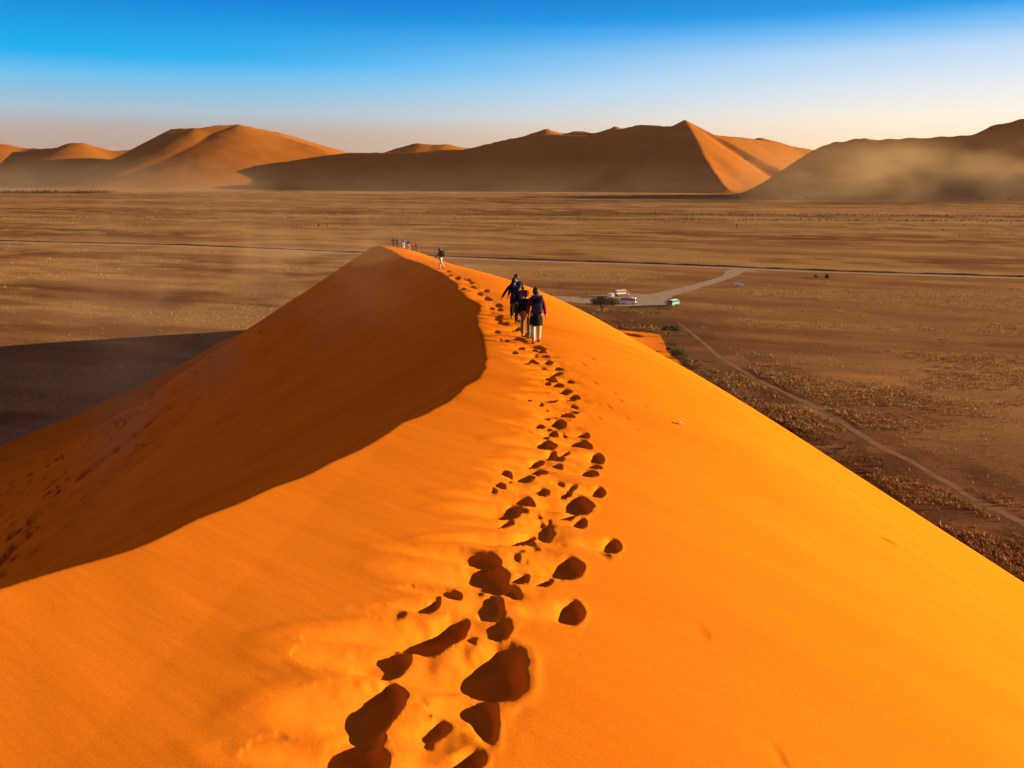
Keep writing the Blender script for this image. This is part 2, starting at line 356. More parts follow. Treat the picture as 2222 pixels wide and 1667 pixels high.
def dune_height(X, Y):
    H = dune_base(X, Y); sh = H.shape; X = np.asarray(X, float); Y = np.asarray(Y, float)
    r = np.hypot(X, Y)
    # wind modelling: long low undulations running across the slope
    q = X * math.cos(R(120)) + Y * math.sin(R(120)); p = -X * math.sin(R(120)) + Y * math.cos(R(120))
    H = H + 0.10 * (fbm(p * .16 + 3, q * .035, 3, 3) - .5) + 0.022 * (fbm(p * .9, q * .12, 3, 8) - .5)
    # churned sand around the trodden line
    o = np.argsort(TRY); tx = np.interp(Y, TRY[o], np.convolve(np.pad(TRX[o], 6, 'edge'), np.ones(13) / 13, 'valid'))
    wt = np.exp(-((X - tx) / (.30 + .012 * np.clip(Y, 0, 60)))**2) * sstep(1.5, 4, Y) * sstep(75, 50, Y)
    H = H + wt * (.06 * (fbm(X * 3.0, Y * 1.8, 3, 21) - .5) - .012)
    D = np.zeros(sh); RIM = np.zeros(sh)
    for cx, cy, mi, dep, soft, wdt, rad in PITS:
        rad = max(rad, .05)
        sel = (np.abs(X - cx) < rad) & (np.abs(Y - cy) < rad)
        if not sel.any(): continue
        dx = X[sel] - cx; dy = Y[sel] - cy
        lf = sstep(0.2, -2.2, dx / wdt); dx = dx / (1 + 3.4 * lf); q0 = np.hypot(mi[0, 0] * dx + mi[0, 1] * dy, mi[1, 0] * dx + mi[1, 1] * dy)
        sN = .8 / max(wdt, .03); q0 = q0 * (1 + .62 * (1 - .8 * lf) * (fbm(X[sel] * sN + cx * 3, Y[sel] * sN, 3, 4) - .5)) + .06 * (1 - lf) * (vnoise(X[sel] * 18, Y[sel] * 18, 6) - .5)
        e0 = .50 - .45 * soft
        d = dep * (1 - sstep(e0 - .45 * lf, 1.12 + .2 * soft, q0))
        rim = (.05 * dep) * np.exp(-((q0 - 1.28) / .2)**2)
        D[sel] = np.maximum(D[sel], d); RIM[sel] = np.maximum(RIM[sel], rim)
    H = H - D + RIM * (D < .004)
    # slumped lumps on the shaded slip face foot
    band = sstep(3, 9, H) * sstep(50, 30, H) * sstep(-18, -34, X)
    H = H - band * (1.5 * sstep(.54, .70, fbm(X * .16, Y * .11, 4, 31)) * fbm(X * .5, Y * .5, 2, 33) + 1.1 * sstep(.60, .72, fbm(X * .42, Y * .30, 2, 37)))
    return H

# polar sheet centred under the camera, finest where the prints are near
azi = np.concatenate([np.linspace(-42, 42, 901), np.linspace(42, 318, 130)[1:-1]])
AZ = np.radians(azi)
rad_ = np.concatenate([[0.25, .8, 1.4, 1.9], np.geomspace(2.3, 26, 460), np.geomspace(26, 470, 280)[1:]])
RR, AA = np.meshgrid(rad_, AZ, indexing='ij')
X = RR * np.sin(AA); Y = RR * np.cos(AA)
Z = dune_height(X, Y)
V = np.stack([X, Y, Z], -1).reshape(-1, 3)
Q = grid_faces(len(rad_), len(AZ), wrap=True)
zq = V[Q, 2].max(1)
Q = Q[zq > -0.4]
used = np.zeros(len(V), bool); used[Q.ravel()] = True; remap = np.cumsum(used) - 1
me = np_mesh('sand_dune', V[used], remap[Q][:, ::-1])
dune = link('sand_dune', me, M['sand']); tag(dune, 'tall orange sand dune with a sharp crest and footprints along its ridge', 'dune', kind='structure')

def on_dune(u, v):
    p = project([u], [v], dune_height)[0]
    return p

# ------------------------------------------------------------------ the plain
STR = R(-18)
def grass_density(X, Y):
    """0..1, where dry grass grows on the plain"""
    p = X * math.cos(STR) + Y * math.sin(STR); q = -X * math.sin(STR) + Y * math.cos(STR)
    n = .55 * fbm(p / 130 + 5, q / 34 + 2, 4, 51) + .45 * fbm(p / 34, q / 15, 4, 57)
    g = sstep(.45, .60, n)
    # bare ground near the foot of the dune and round the car park
    return g
rp = np.concatenate([np.geomspace(40, 900, 260), np.geomspace(900, 9000, 110)[1:]])
ap = np.radians(np.concatenate([np.linspace(-45, 45, 300), np.linspace(45, 315, 70)[1:-1]]))
RR, AA = np.meshgrid(rp, ap, indexing='ij'); X = RR * np.sin(AA); Y = RR * np.cos(AA)
V = np.stack([X, Y, np.zeros_like(X)], -1).reshape(-1, 3)
nR = len(rp); V = np.concatenate([V, [[0, 0, 0]]])
me = np_mesh('plain', V, grid_faces(nR, len(ap), True)[:, ::-1])
at = me.attributes.new('grass', 'FLOAT', 'POINT'); gd = np.concatenate([grass_density(X, Y).ravel(), [0]]).astype(np.float32); at.data.foreach_set('value', gd)

FOOT = np.array([on_plain(u, v)[:2] for u, v in [(1300,692),(1400,740),(1480,805),(1560,882),(1710,970),(1850,1045),(2050,1160),(2222,1265),(2500,1430)]])
def foot_dist(x, y):
    m = np.full(x.shape, 1e9)
    for a_, b_ in zip(FOOT, FOOT[1:]):
        e = b_ - a_; t = np.clip(((x - a_[0]) * e[0] + (y - a_[1]) * e[1]) / (e @ e), 0, 1); m = np.minimum(m, np.hypot(x - a_[0] - t * e[0], y - a_[1] - t * e[1]))
    return m
dsoil = sstep(75, 8, foot_dist(X, Y) + 46 * (fbm(X / 22, Y / 22, 4, 71) - .5)) * (.55 + .45 * sstep(.3, .6, fbm(X / 9, Y / 9, 3, 73)))
at = me.attributes.new('dark_soil', 'FLOAT', 'POINT'); at.data.foreach_set('value', np.concatenate([dsoil.ravel() * .92, [0]]).astype(np.float32))
def plain_material():
    m = material('plain_soil', (.2, .1, .05), 1.0, 0.0); t = m.node_tree; b = t.nodes['Principled BSDF']; N = t.nodes.new; L = t.links.new
    geo = N('ShaderNodeNewGeometry'); at = N('ShaderNodeAttribute'); at.attribute_name = 'grass'
    mp = N('ShaderNodeMapping'); mp.vector_type = 'TEXTURE'; mp.inputs['Rotation'].default_value = (0, 0, STR); mp.inputs['Scale'].default_value = (90, 22, 30); L(geo.outputs['Position'], mp.inputs[0])
    n1 = N('ShaderNodeTexNoise'); n1.inputs['Scale'].default_value = 1; n1.inputs['Detail'].default_value = 9; n1.inputs['Roughness'].default_value = .62; L(mp.outputs[0], n1.inputs['Vector'])
    mpb = N('ShaderNodeMapping'); mpb.vector_type = 'TEXTURE'; mpb.inputs['Rotation'].default_value = (0, 0, STR); mpb.inputs['Scale'].default_value = (900, 160, 300); L(geo.outputs['Position'], mpb.inputs[0])
    nb = N('ShaderNodeTexNoise'); nb.inputs['Scale'].default_value = 1; nb.inputs['Detail'].default_value = 6; L(mpb.outputs[0], nb.inputs['Vector'])
    n2 = N('ShaderNodeTexNoise'); n2.inputs['Scale'].default_value = .9; n2.inputs['Detail'].default_value = 6; n2.inputs['Roughness'].default_value = .7; L(geo.outputs['Position'], n2.inputs['Vector'])
    def mixc(fac, a, bcol):
        mx = N('ShaderNodeMix'); mx.data_type = 'RGBA'
        L(fac, mx.inputs[0])
        for s, c in ((6, a), (7, bcol)):
            if isinstance(c, tuple): mx.inputs[s].default_value = (*c, 1)
            else: L(c, mx.inputs[s])
        return mx.outputs[2]
    def rng_(src, a, b_, lo=0., hi=1.):
        r = N('ShaderNodeMapRange'); r.inputs['From Min'].default_value = a; r.inputs['From Max'].default_value = b_; r.inputs['To Min'].default_value = lo; r.inputs['To Max'].default_value = hi; L(src, r.inputs['Value']); return r.outputs[0]
    soil = mixc(rng_(n1.outputs['Fac'], .41, .59), (.14, .050, .016), (.26, .115, .042))
    soil = mixc(rng_(nb.outputs['Fac'], .38, .64), soil, (.35, .175, .064))
    gm = N('ShaderNodeMath'); gm.operation = 'MULTIPLY'; L(at.outputs['Fac'], gm.inputs[0]); L(rng_(n2.outputs['Fac'], .40, .60, .15, .9), gm.inputs[1])
    col = mixc(gm.outputs[0], soil, (.50, .285, .095))
    dk = N('ShaderNodeAttribute'); dk.attribute_name = 'dark_soil'
    col = mixc(dk.outputs['Fac'], col, (.105, .042, .017))
    # orange blown sand patches
    n3 = N('ShaderNodeTexNoise'); n3.inputs['Scale'].default_value = .6; n3.inputs['Detail'].default_value = 3; L(mp.outputs[0], n3.inputs['Vector'])
    col = mixc(rng_(n3.outputs['Fac'], .62, .74, 0, .7), col, (.50, .20, .05))
    L(col, b.inputs['Base Color'])
    bp = N('ShaderNodeBump'); bp.inputs['Strength'].default_value = .55; bp.inputs['Distance'].default_value = .35; L(n2.outputs['Fac'], bp.inputs['Height'])
    bp2 = N('ShaderNodeBump'); bp2.inputs['Strength'].default_value = .5; bp2.inputs['Distance'].default_value = 2.2; L(n1.outputs['Fac'], bp2.inputs['Height']); L(bp.outputs[0], bp2.inputs['Normal'])
    L(bp2.outputs[0], b.inputs['Normal'])
    return m
M['plain'] = plain_material()
plain = link('plain', me, M['plain']); tag(plain, 'flat brown desert plain with bands of dry yellow grass', 'plain', kind='structure')

# roads and tracks lie on the plain
M['road'] = var_mat('gravel_road', (.33, .23, .145), (.42, .30, .195), .25, 1.0, 0.0)
M['track'] = var_mat('dusty_track', (.21, .112, .055), (.30, .165, .085), .3, 1.0, 0.0)
M['verge'] = var_mat('road_bank', (.10, .055, .03), (.16, .085, .045), .4, 1.0, 0.0)
def ribbon(name, px, width, mat, z, label, kind='structure', rag=.12, steps=14):
    P = np.array([on_plain(u, v)[:2] for u, v in px])
    # Catmull-Rom through the points
    out = []
    PP = np.vstack([2 * P[0] - P[1], P, 2 * P[-1] - P[-2]])
    for i in range(1, len(PP) - 2):
        for t in np.linspace(0, 1, steps, endpoint=False):
            a, b, c, d = PP[i - 1], PP[i], PP[i + 1], PP[i + 2]
            out.append(.5 * ((2 * b) + (-a + c) * t + (2 * a - 5 * b + 4 * c - d) * t * t + (-a + 3 * b - 3 * c + d) * t**3))
    out.append(P[-1]); out = np.array(out); n = len(out)
    T = np.gradient(out, axis=0); T /= np.linalg.norm(T, axis=1)[:, None]; Nn = np.stack([-T[:, 1], T[:, 0]], -1)
    wd = np.interp(np.linspace(0, 1, n), np.linspace(0, 1, len(width)), width) if hasattr(width, '__len__') else np.full(n, width)
    sarc = np.cumsum(np.r_[0, np.linalg.norm(np.diff(out, axis=0), axis=1)])
    lw = wd * .5 * (1 + rag * 2 * (vnoise(sarc / 6, sarc * 0, 3) - .5)); rw = wd * .5 * (1 + rag * 2 * (vnoise(sarc / 6, sarc * 0, 8) - .5))
    rows = [out + Nn * lw[:, None], out + Nn * (lw * .35)[:, None], out - Nn * (rw * .35)[:, None], out - Nn * rw[:, None]]
    V = np.concatenate([np.c_[r, np.full(n, z)] for r in rows]); V = V.reshape(4, n, 3).transpose(1, 0, 2).reshape(-1, 3)
    me = np_mesh(name, V, grid_faces(n, 4)); o = link(name, me, mat)
    return tag(o, label, name.split('_')[-1], kind=kind)
road_px = [(-900,500),(-300,515),(0,526),(400,535),(800,552),(1100,565),(1400,575),(1600,583),(1800,591),(2222,604),(2900,622)]
ribbon('gravel_road', road_px, 7.5, M['road'], .030, 'grey gravel road crossing the whole plain')
bank = [(u, v - 3.2) for u, v in road_px]
# low windrow of graded gravel along the far edge of the road
def windrow(px, h, wd, name, label):
    P = np.array([on_plain(u, v)[:2] for u, v in px]); s = np.r_[0, np.cumsum(np.linalg.norm(np.diff(P, axis=0), axis=1))]
    ss = np.linspace(0, s[-1], 500); O = np.stack([np.interp(ss, s, P[:, k]) for k in (0, 1)], -1)
    T = np.gradient(O, axis=0); T /= np.linalg.norm(T, axis=1)[:, None]; Nn = np.stack([-T[:, 1], T[:, 0]], -1)
    hh = h * (.5 + vnoise(ss / 9, ss * 0, 6))
    V = np.stack([np.c_[O + Nn * wd, np.full(500, -.05)], np.c_[O + Nn * wd * .3, hh], np.c_[O - Nn * wd * .3, hh * .9], np.c_[O - Nn * wd, np.full(500, -.05)]], 1).reshape(-1, 3)
    o = link(name, np_mesh(name, V, grid_faces(500, 4)), M['verge']); tag(o, label, 'bank', kind='structure')
windrow(bank, .7, 1.6, 'road_bank', 'low dark bank of graded gravel along the road')
ribbon('spur_road', [(1625,586),(1598,588),(1580,600),(1520,619),(1450,637),(1400,650)], [26, 13, 8, 9, 12, 20], M['road'], .036, 'pale spur road curving from the gravel road to the car park')
# car park: an irregular trodden patch
def patch(name, px, mat, z, label, cat):
    P = [on_plain(u, v, z) for u, v in px]; bm = bmesh.new(); vsn = [bm.verts.new(p) for p in P]; f = bm.faces.new(vsn)
    bmesh.ops.subdivide_edges(bm, edges=bm.edges[:], cuts=3, use_grid_fill=False, smooth=.6)
    if f.normal.z < 0: bmesh.ops.reverse_faces(bm, faces=bm.faces[:])
    me = bpy.data.meshes.new(name); bm.to_mesh(me); bm.free(); o = link(name, me, mat)
    for v in me.vertices: v.co.z = z
    return tag(o, label, cat, kind='structure')
patch('car_park', [(1130,640),(1240,644),(1310,640),(1380,637),(1430,641),(1452,646),(1440,656),(1448,664),(1410,668),(1350,664),(1290,662),(1230,655),(1150,648)], M['road'], .042, 'dusty grey car park at the foot of the dune', 'car park')
ribbon('dirt_track', [(1470,700),(1520,738),(1556,770),(1640,822),(1720,860),(1800,900),(1900,962),(2000,1015),(2100,1075),(2222,1135),(2500,1290)], [1.0, 1.5, 2.1, 2.0, 1.8, 2.3, 2.0, 1.8, 1.9, 2.1, 2.1], M['track'], .012, 'narrow pale dirt track running down to the right edge', rag=.55)
ribbon('foot_path', [(1560,815),(1590,845),(1625,885),(1650,920),(1690,945)], 1.1, M['track'], .012, 'faint winding foot path near the dune foot', rag=.4)
ribbon('side_track', [(1900,592),(1790,597),(1700,601),(1600,611),(1520,622)], [2.5, 4, 5, 5, 3], M['track'], .014, 'faint pale track leading from the road past the white pickup', rag=.4)

# ------------------------------------------------------------------ far dunes
def ridge_surface(name, ridges, cell, label, toe=14.0, mat=None, noise=1.0):
    RS = []
    for poly, kl, kr in ridges:
        P = np.array([at_y(u, v, y) for u, v, y in poly]); s = np.r_[0, np.cumsum(np.linalg.norm(np.diff(P[:, :2], axis=0), axis=1))]
        n = max(int(s[-1] / (cell * 1.2)), 6); ss = np.linspace(0, s[-1], n)
        B = np.stack([np.interp(ss, s, P[:, k]) for k in range(3)], -1)
        for _ in range(2): B[1:-1] = B[1:-1] * .5 + (B[:-2] + B[2:]) * .25
        T = np.gradient(B[:, :2], axis=0); T /= np.linalg.norm(T, axis=1)[:, None]
        RS.append((B, T, kl, kr))
    A = np.concatenate([r[0] for r in RS]); ext = A[:, 2].max() / min(min(r[2], r[3]) for r in RS) + 60
    x0, x1, y0, y1 = A[:, 0].min() - ext, A[:, 0].max() + ext, A[:, 1].min() - ext, A[:, 1].max() + ext * .55
    xs = np.arange(x0, x1, cell); ys = np.arange(y0, y1, cell)
    XX, YY = np.meshgrid(xs, ys, indexing='ij'); x = XX.ravel() + 9 * noise * (fbm(XX.ravel() / 130, YY.ravel() / 130, 3, 77) - .5); y = YY.ravel() + 9 * noise * (fbm(XX.ravel() / 130 + 50, YY.ravel() / 130, 3, 78) - .5)
    H = np.full(len(x), -1e9)
    for B, T, kl, kr in RS:
        for a in range(0, len(x), 40000):
            xx = x[a:a + 40000]; yy = y[a:a + 40000]
            dx = xx[:, None] - B[None, :, 0]; dy = yy[:, None] - B[None, :, 1]
            d = np.hypot(dx, dy); sd_ = T[None, :, 0] * dy - T[None, :, 1] * dx
            wl = sstep(-.12, .12, sd_ / (d + 1e-3))
            h = (B[None, :, 2] - (kr + (kl - kr) * wl) * d).max(1)
            H[a:a + 40000] = np.maximum(H[a:a + 40000], h)
    H = softplus(H, toe) - toe * .12 + 3.0 * noise * (fbm(x / 60, y / 60, 3, 91) - .5) * sstep(5, 40, H)
    V = np.stack([XX.ravel(), YY.ravel(), H], -1); Qf = grid_faces(len(xs), len(ys)); Qf = Qf[V[Qf, 2].max(1) > 0]
    used = np.zeros(len(V), bool); used[Qf.ravel()] = True; rm = np.cumsum(used) - 1
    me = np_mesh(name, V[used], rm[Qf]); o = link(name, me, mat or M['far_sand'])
    return tag(o, label, 'dune', kind='structure')
def hill(label, ridges, cell=9.0, **k): return ridge_surface('dune_hill', ridges, cell, label, **k)

# broad dune on the left
hill('broad orange dune with a flat top on the left of the horizon', [
    ([(375,278,3800),(400,276,3800),(426,277,3790),(470,271,3830),(520,269,3860),(570,279,3880),(620,290,3900),(690,311,3940),(760,331,3980),(830,336,4000)], .55, .52),
    ([(426,277,3790),(470,293,3740),(530,322,3670),(600,345,3600),(680,375,3510)], .50, .38),
    ([(375,278,3800),(330,305,3780),(270,343,3740),(200,381,3640),(160,399,3560)], .62, .5),
    ([(520,269,3860),(600,292,3800),(690,318,3720)], .5, .34)], cell=11)
# centre: long ridge with a sharp pyramid, an arm comes down towards us
hill('dark ridge rising to a sharp pyramid with a lit right face', [
    ([(385,404,3400),(440,371,3390),(520,361,3370),(620,349,3350),(700,336,3330),(760,330,3310),(850,329,3280),(940,327,3240),(1010,322,3210),(1060,311,3190),(1110,298,3170),(1190,289,3140),(1280,293,3100),(1340,279,3070),(1390,268,3045),(1460,273,3005),(1487,259,2985)], .50, .70),
    ([(1487,259,2985),(1505,290,2890),(1522,325,2790),(1542,360,2690),(1562,392,2590),(1576,409,2530)], .64, .70),
    ([(1487,259,2985),(1520,277,3030),(1552,292,3090),(1620,297,3150),(1680,309,3200),(1722,317,3250),(1790,327,3280),(1860,340,3300)], .5, .70)], cell=8)
# right: long shaded ridge running out of the frame
hill('long shaded dune ridge running out of the right edge', [
    ([(1770,322,2265),(1800,306,2250),(1840,302,2240),(1872,294,2230),(1895,300,2220),(2000,295,2210),(2110,290,2200),(2160,267,2190),(2222,254,2180),(2330,240,2170),(2480,236,2160),(2700,262,2150)], .68, .70),
    ([(2330,240,2170),(2380,290,2090),(2430,350,2000)], .55, .55),
    ([(2110,290,2200),(2140,330,2130),(2160,380,2050)], .6, .6)], cell=11)
# distant dunes
hill('distant pinkish dunes at the far left edge, plus an unseen ridge added to shade them', [
    ([(-200,318,4400),(-60,306,4400),(0,309,4400),(60,321,4400),(125,320,4350),(150,309,4350),(175,307,4350),(200,315,4350),(245,327,4350),(290,322,4400),(340,335,4450)], .42, .40),
    ([(150,309,4350),(145,335,4250),(130,370,4100)], .5, .45),
    ([(340,325,4200),(400,295,4160),(470,283,4150),(560,287,4150),(640,305,4150),(720,328,4150)], .42, .42)], cell=18)  # unseen ridge behind the broad dune, added to cast shade on these dunes
hill('small distant lit dune in the gap left of the dark ridge', [
    ([(820,334,4000),(870,318,3980),(908,308,3960),(945,313,3960),(958,308,3960),(975,313,3960),(1015,320,4000),(1080,330,4050)], .42, .42),
    ([(908,308,3960),(912,330,3880),(918,350,3800)], .55, .55)], cell=17)
hill('row of distant lit dune tips behind the dark ridge', [
    ([(1090,306,3900),(1150,290,3900),(1187,277,3880),(1225,290,3900),(1255,279,3900),(1290,290,3900),(1335,272,3880),(1360,282,3900),(1384,266,3900),(1420,280,3900),(1480,300,3900)], .42, .42),
    ([(1187,277,3880),(1192,310,3780),(1195,350,3650)], .55, .55), ([(1335,272,3880),(1338,310,3780)], .55, .55)], cell=17)
hill('pale distant dune showing right of the pyramid', [
    ([(1560,320,4100),(1620,302,4080),(1650,296,4060),(1680,304,4080),(1740,322,4150),(1850,330,4200),(1950,330,4200)], .4, .4)], cell=18)

# ------------------------------------------------------------------ materials of the small things
def cloth(name, c): return var_mat(name, c, tuple(v * .7 for v in c), 14, .9, .1)
M['skin'] = var_mat('skin', (.36, .19, .12), (.30, .15, .09), 20, .6, .3)
for n_, c_ in dict(black=(.011, .010, .012), navy=(.010, .011, .028), blue=(.02, .10, .45), maroon=(.13, .012, .03), purple=(.035, .028, .085), cream=(.50, .42, .29), khaki=(.16, .145, .085), olive=(.10, .09, .035),
                   orange=(.50, .14, .03), red=(.50, .02, .015), grey=(.09, .085, .08), brown=(.07, .035, .018), boot=(.14, .05, .025), pink=(.55, .08, .18), white=(.66, .63, .58), denim=(.03, .04, .09)).items():
    M[n_] = cloth(n_ + '_cloth', c_)
M['hair_dark'] = var_mat('dark_hair', (.02, .012, .008), (.05, .03, .015), 30, .6, .3)
M['hair_brown'] = var_mat('brown_hair', (.035, .017, .008), (.08, .04, .016), 30, .6, .3)
def paint(name, c): return var_mat(name, c, tuple(v * .82 for v in c), 1.6, .45, .4)
M['teal_paint'] = paint('teal_paint', (.06, .27, .27)); M['white_paint'] = paint('white_paint', (.78, .76, .72)); M['cream_paint'] = paint('cream_paint', (.74, .66, .48)); M['orange_paint'] = paint('orange_paint', (.48, .12, .03))
M['glass'] = material('dark_glass', (.015, .018, .022), .08, .6); M['tyre'] = var_mat('tyre_rubber', (.02, .02, .02), (.05, .04, .03), 6, .9, .1); M['steel'] = material('steel', (.35, .34, .33), .4, .5)
M['lamp'] = material('lamp_lens', (.7, .68, .6), .15, .6); M['tail'] = material('tail_lens', (.4, .02, .015), .2, .5); M['under'] = var_mat('chassis', (.03, .028, .025), (.06, .045, .03), 4, .9, .1)
M['bark'] = var_mat('bark', (.10, .06, .035), (.16, .10, .06), 3, .95, .05)
def leaf_mat(name, c1, c2):
    m = var_mat(name, c1, c2, .8, .8, .1, coord='Object', detail=2); b = m.node_tree.nodes['Principled BSDF']
    return m
M['acacia'] = leaf_mat('acacia_leaf', (.035, .030, .009), (.07, .055, .014)); M['greenleaf'] = leaf_mat('green_leaf', (.035, .038, .010), (.08, .075, .018)); M['yellowleaf'] = leaf_mat('yellow_leaf', (.20, .17, .03), (.32, .26, .05))
M['straw'] = var_mat('dry_straw', (.50, .31, .10), (.36, .20, .062), .12, .95, .05, coord='Object', detail=3)
M['scrub'] = var_mat('dry_scrub', (.30, .165, .045), (.13, .065, .02), .2, .95, .05)
M['farscrub'] = var_mat('far_scrub', (.22, .18, .06), (.10, .09, .03), .05, .95, .05)

# ------------------------------------------------------------------ people
def skin_mesh(name, nodes, edges, root, sub=1):
    idx = {k: i for i, k in enumerate(nodes)}
    me = bpy.data.meshes.new(name + '_cage'); me.from_pydata([n[:3] for n in nodes.values()], [(idx[a], idx[b]) for a, b in edges], [])
    o = bpy.data.objects.new(name + '_cage', me); C.objects.link(o)
    md = o.modifiers.new('Skin', 'SKIN'); md.use_smooth_shade = True; md.branch_smoothing = .3
    for k, n in nodes.items():
        sv = me.skin_vertices[0].data[idx[k]]; rr = n[3] if isinstance(n[3], tuple) else (n[3], n[3]); sv.radius = rr; sv.use_root = (k == root)
    ss = o.modifiers.new('Sub', 'SUBSURF'); ss.levels = sub; ss.render_levels = sub
    dg = bpy.context.evaluated_depsgraph_get(); out = bpy.data.meshes.new_from_object(o.evaluated_get(dg)); out.name = name
    bpy.data.objects.remove(o); bpy.data.meshes.remove(me)
    return out

def leg_pts(hip, a, b, splay=0.0):
    """hip position, thigh swing a (deg, forward +), knee bend b"""
    k = Vector(hip) + Vector((splay * .43, math.sin(R(a)) * .43, -math.cos(R(a)) * .43))
    an = k + Vector((splay * .2, math.sin(R(a - b)) * .42, -math.cos(R(a - b)) * .42))
    return k, an
def person(loc, rz, h, label, top='black', legs='khaki', hair='hair_dark', coat=False, pose=((22, 8), (-16, 22)), arms=((-18, 20, .10), (22, 25, .10)), shoes='boot', hood=False, hat=None, splay=(.02, .02), group=None, fingers=True, lean=.05):
    root = empty('person', loc, rz); root.scale = (h / 1.74,) * 3
    tag(root, label, 'person', group)
    hz = .92
    hl, hr = (-.095, 0, hz), (.095, 0, hz)
    kl, al = leg_pts(hl, pose[0][0], pose[0][1], -splay[0]); kr, ar = leg_pts(hr, pose[1][0], pose[1][1], splay[1])
    low = min(al.z, ar.z) - .075
    def dn(p): return (p[0], p[1], p[2] - low)
    hl, hr, kl, al, kr, ar = map(dn, (hl, hr, kl, al, kr, ar)); pz = hz - low
    def ft(a_): return (a_[0], a_[1] + .15, a_[2] - .035)
    cy = lean
    wa = (0, cy * .3, pz + .16); ch = (0, cy, pz + .38); nb = (0, cy * 1.2, pz + .55); nk = (0, cy * 1.5, pz + .60); hd = (0, cy * 1.6 + .015, pz + .70); tp = (0, cy * 1.6, pz + .765)
    A = {}
    for s_, (sw, eb, ab) in zip('lr', arms):
        sg = -1 if s_ == 'l' else 1
        sh_ = Vector((sg * .175, cy, pz + .50)); el = sh_ + Vector((sg * ab, math.sin(R(sw)) * .28, -math.cos(R(sw)) * .28 * math.sqrt(max(.2, 1 - ab * 4 * ab)))); wr = el + Vector((sg * ab * .7, math.sin(R(sw + eb)) * .25, -math.cos(R(sw + eb)) * .25 * math.sqrt(max(.2, 1 - ab * 4 * ab))))
        A[s_] = (sh_, el, wr)
    # body: one continuous figure
    N = dict(pel=(0, 0, pz + .02, .085), wa=(*wa, .085), ch=(*ch, .10), nb=(*nb, .055), nk=(*nk, .05), hd=(*hd, (.078, .092)), tp=(*tp, (.06, .07)), nose=(0, hd[1] + .105, hd[2] - .01, .014), chin=(0, hd[1] + .06, hd[2] - .075, .03))
    E = [('pel', 'wa'), ('wa', 'ch'), ('ch', 'nb'), ('nb', 'nk'), ('nk', 'hd'), ('hd', 'tp'), ('hd', 'nose'), ('nk', 'chin')]
    for s_, hp, kn, an in (('l', hl, kl, al), ('r', hr, kr, ar)):
        N['hp' + s_] = (*hp, .075); N['kn' + s_] = (*kn, .052); N['an' + s_] = (*an, .04); N['ft' + s_] = (*ft(an), .034)
        E += [('pel', 'hp' + s_), ('hp' + s_, 'kn' + s_), ('kn' + s_, 'an' + s_), ('an' + s_, 'ft' + s_)]
        sh_, el, wr = A[s_]; d = (wr - el).normalized(); sg = -1 if s_ == 'l' else 1
        pm = wr + d * .07
        N['sh' + s_] = (*sh_, .055); N['el' + s_] = (*el, .038); N['wr' + s_] = (*wr, .026); N['pm' + s_] = (*pm, .034); N['ear' + s_] = (sg * .085, hd[1] - .005, hd[2] - .01, .016)
        E += [('ch', 'sh' + s_), ('sh' + s_, 'el' + s_), ('el' + s_, 'wr' + s_), ('wr' + s_, 'pm' + s_), ('hd', 'ear' + s_)]
        if fingers:
            for q, (off, ln) in enumerate(((-.03, .062), (-.01, .075), (.01, .07), (.03, .055))):
                b0 = pm + Vector((0, off, 0)) + d * .03; b1 = b0 + d * ln * .55; b2 = b1 + d * ln * .4 + Vector((-sg * .018, 0, 0))
                N[f'f{s_}{q}a'] = (*b0, .0095); N[f'f{s_}{q}b'] = (*b1, .009); N[f'f{s_}{q}c'] = (*b2, .0075)
                E += [('pm' + s_, f'f{s_}{q}a'), (f'f{s_}{q}a', f'f{s_}{q}b'), (f'f{s_}{q}b', f'f{s_}{q}c')]
            t0 = wr + d * .035 + Vector((-sg * .01, .03, 0)); t1 = t0 + d * .03 + Vector((-sg * .012, .022, 0))
            N[f't{s_}a'] = (*t0, .011); N[f't{s_}b'] = (*t1, .009); E += [('wr' + s_, f't{s_}a'), (f't{s_}a', f't{s_}b')]
    link('body', skin_mesh('body', N, E, 'pel'), M['skin'], root)
    # jacket
    bz = pz - (.30 if coat else .08)
    N = dict(hem=(0, -.01, bz, (.185, .16) if coat else .15), wa=(*wa, (.155, .13)), ch=(*ch, (.165, .135)), nb=(*nb, .078))
    E = [('hem', 'wa'), ('wa', 'ch'), ('ch', 'nb')]
    for s_ in 'lr':
        sh_, el, wr = A[s_]; N['sh' + s_] = (*sh_, .082); N['el' + s_] = (*el, .060); N['wr' + s_] = (*wr, .048); E += [('ch', 'sh' + s_), ('sh' + s_, 'el' + s_), ('el' + s_, 'wr' + s_)]
    link('jacket', skin_mesh('jacket', N, E, 'wa'), M[top], root)
    # trousers
    N = dict(pel=(0, 0, pz + .04, (.145, .12)))
    E = []
    for s_, hp, kn, an in (('l', hl, kl, al), ('r', hr, kr, ar)):
        an2 = tuple(np.array(an) * .93 + np.array(kn) * .07)
        N['hp' + s_] = (*hp, .105); N['kn' + s_] = (*kn, .080); N['an' + s_] = (*an2, .070); E += [('pel', 'hp' + s_), ('hp' + s_, 'kn' + s_), ('kn' + s_, 'an' + s_)]
        Nf = dict(a=(an[0], an[1] - .03, an[2] - .01, .055), b=(an[0], an[1] + .05, an[2] - .03, .052), c=(*ft(an), .045)); link('shoe', skin_mesh('shoe', Nf, [('a', 'b'), ('b', 'c')], 'a'), M[shoes], root)
    link('trousers', skin_mesh('trousers', N, E, 'pel'), M[legs], root)
    # hair, hood or hat
    bm = bmesh.new(); bmesh.ops.create_icosphere(bm, subdivisions=3, radius=1.0)
    dele = [v for v in bm.verts if (v.co.y > .35 and v.co.z < .55) or v.co.z < (-.95 if hood else -.75)]
    bmesh.ops.delete(bm, geom=dele, context='VERTS')
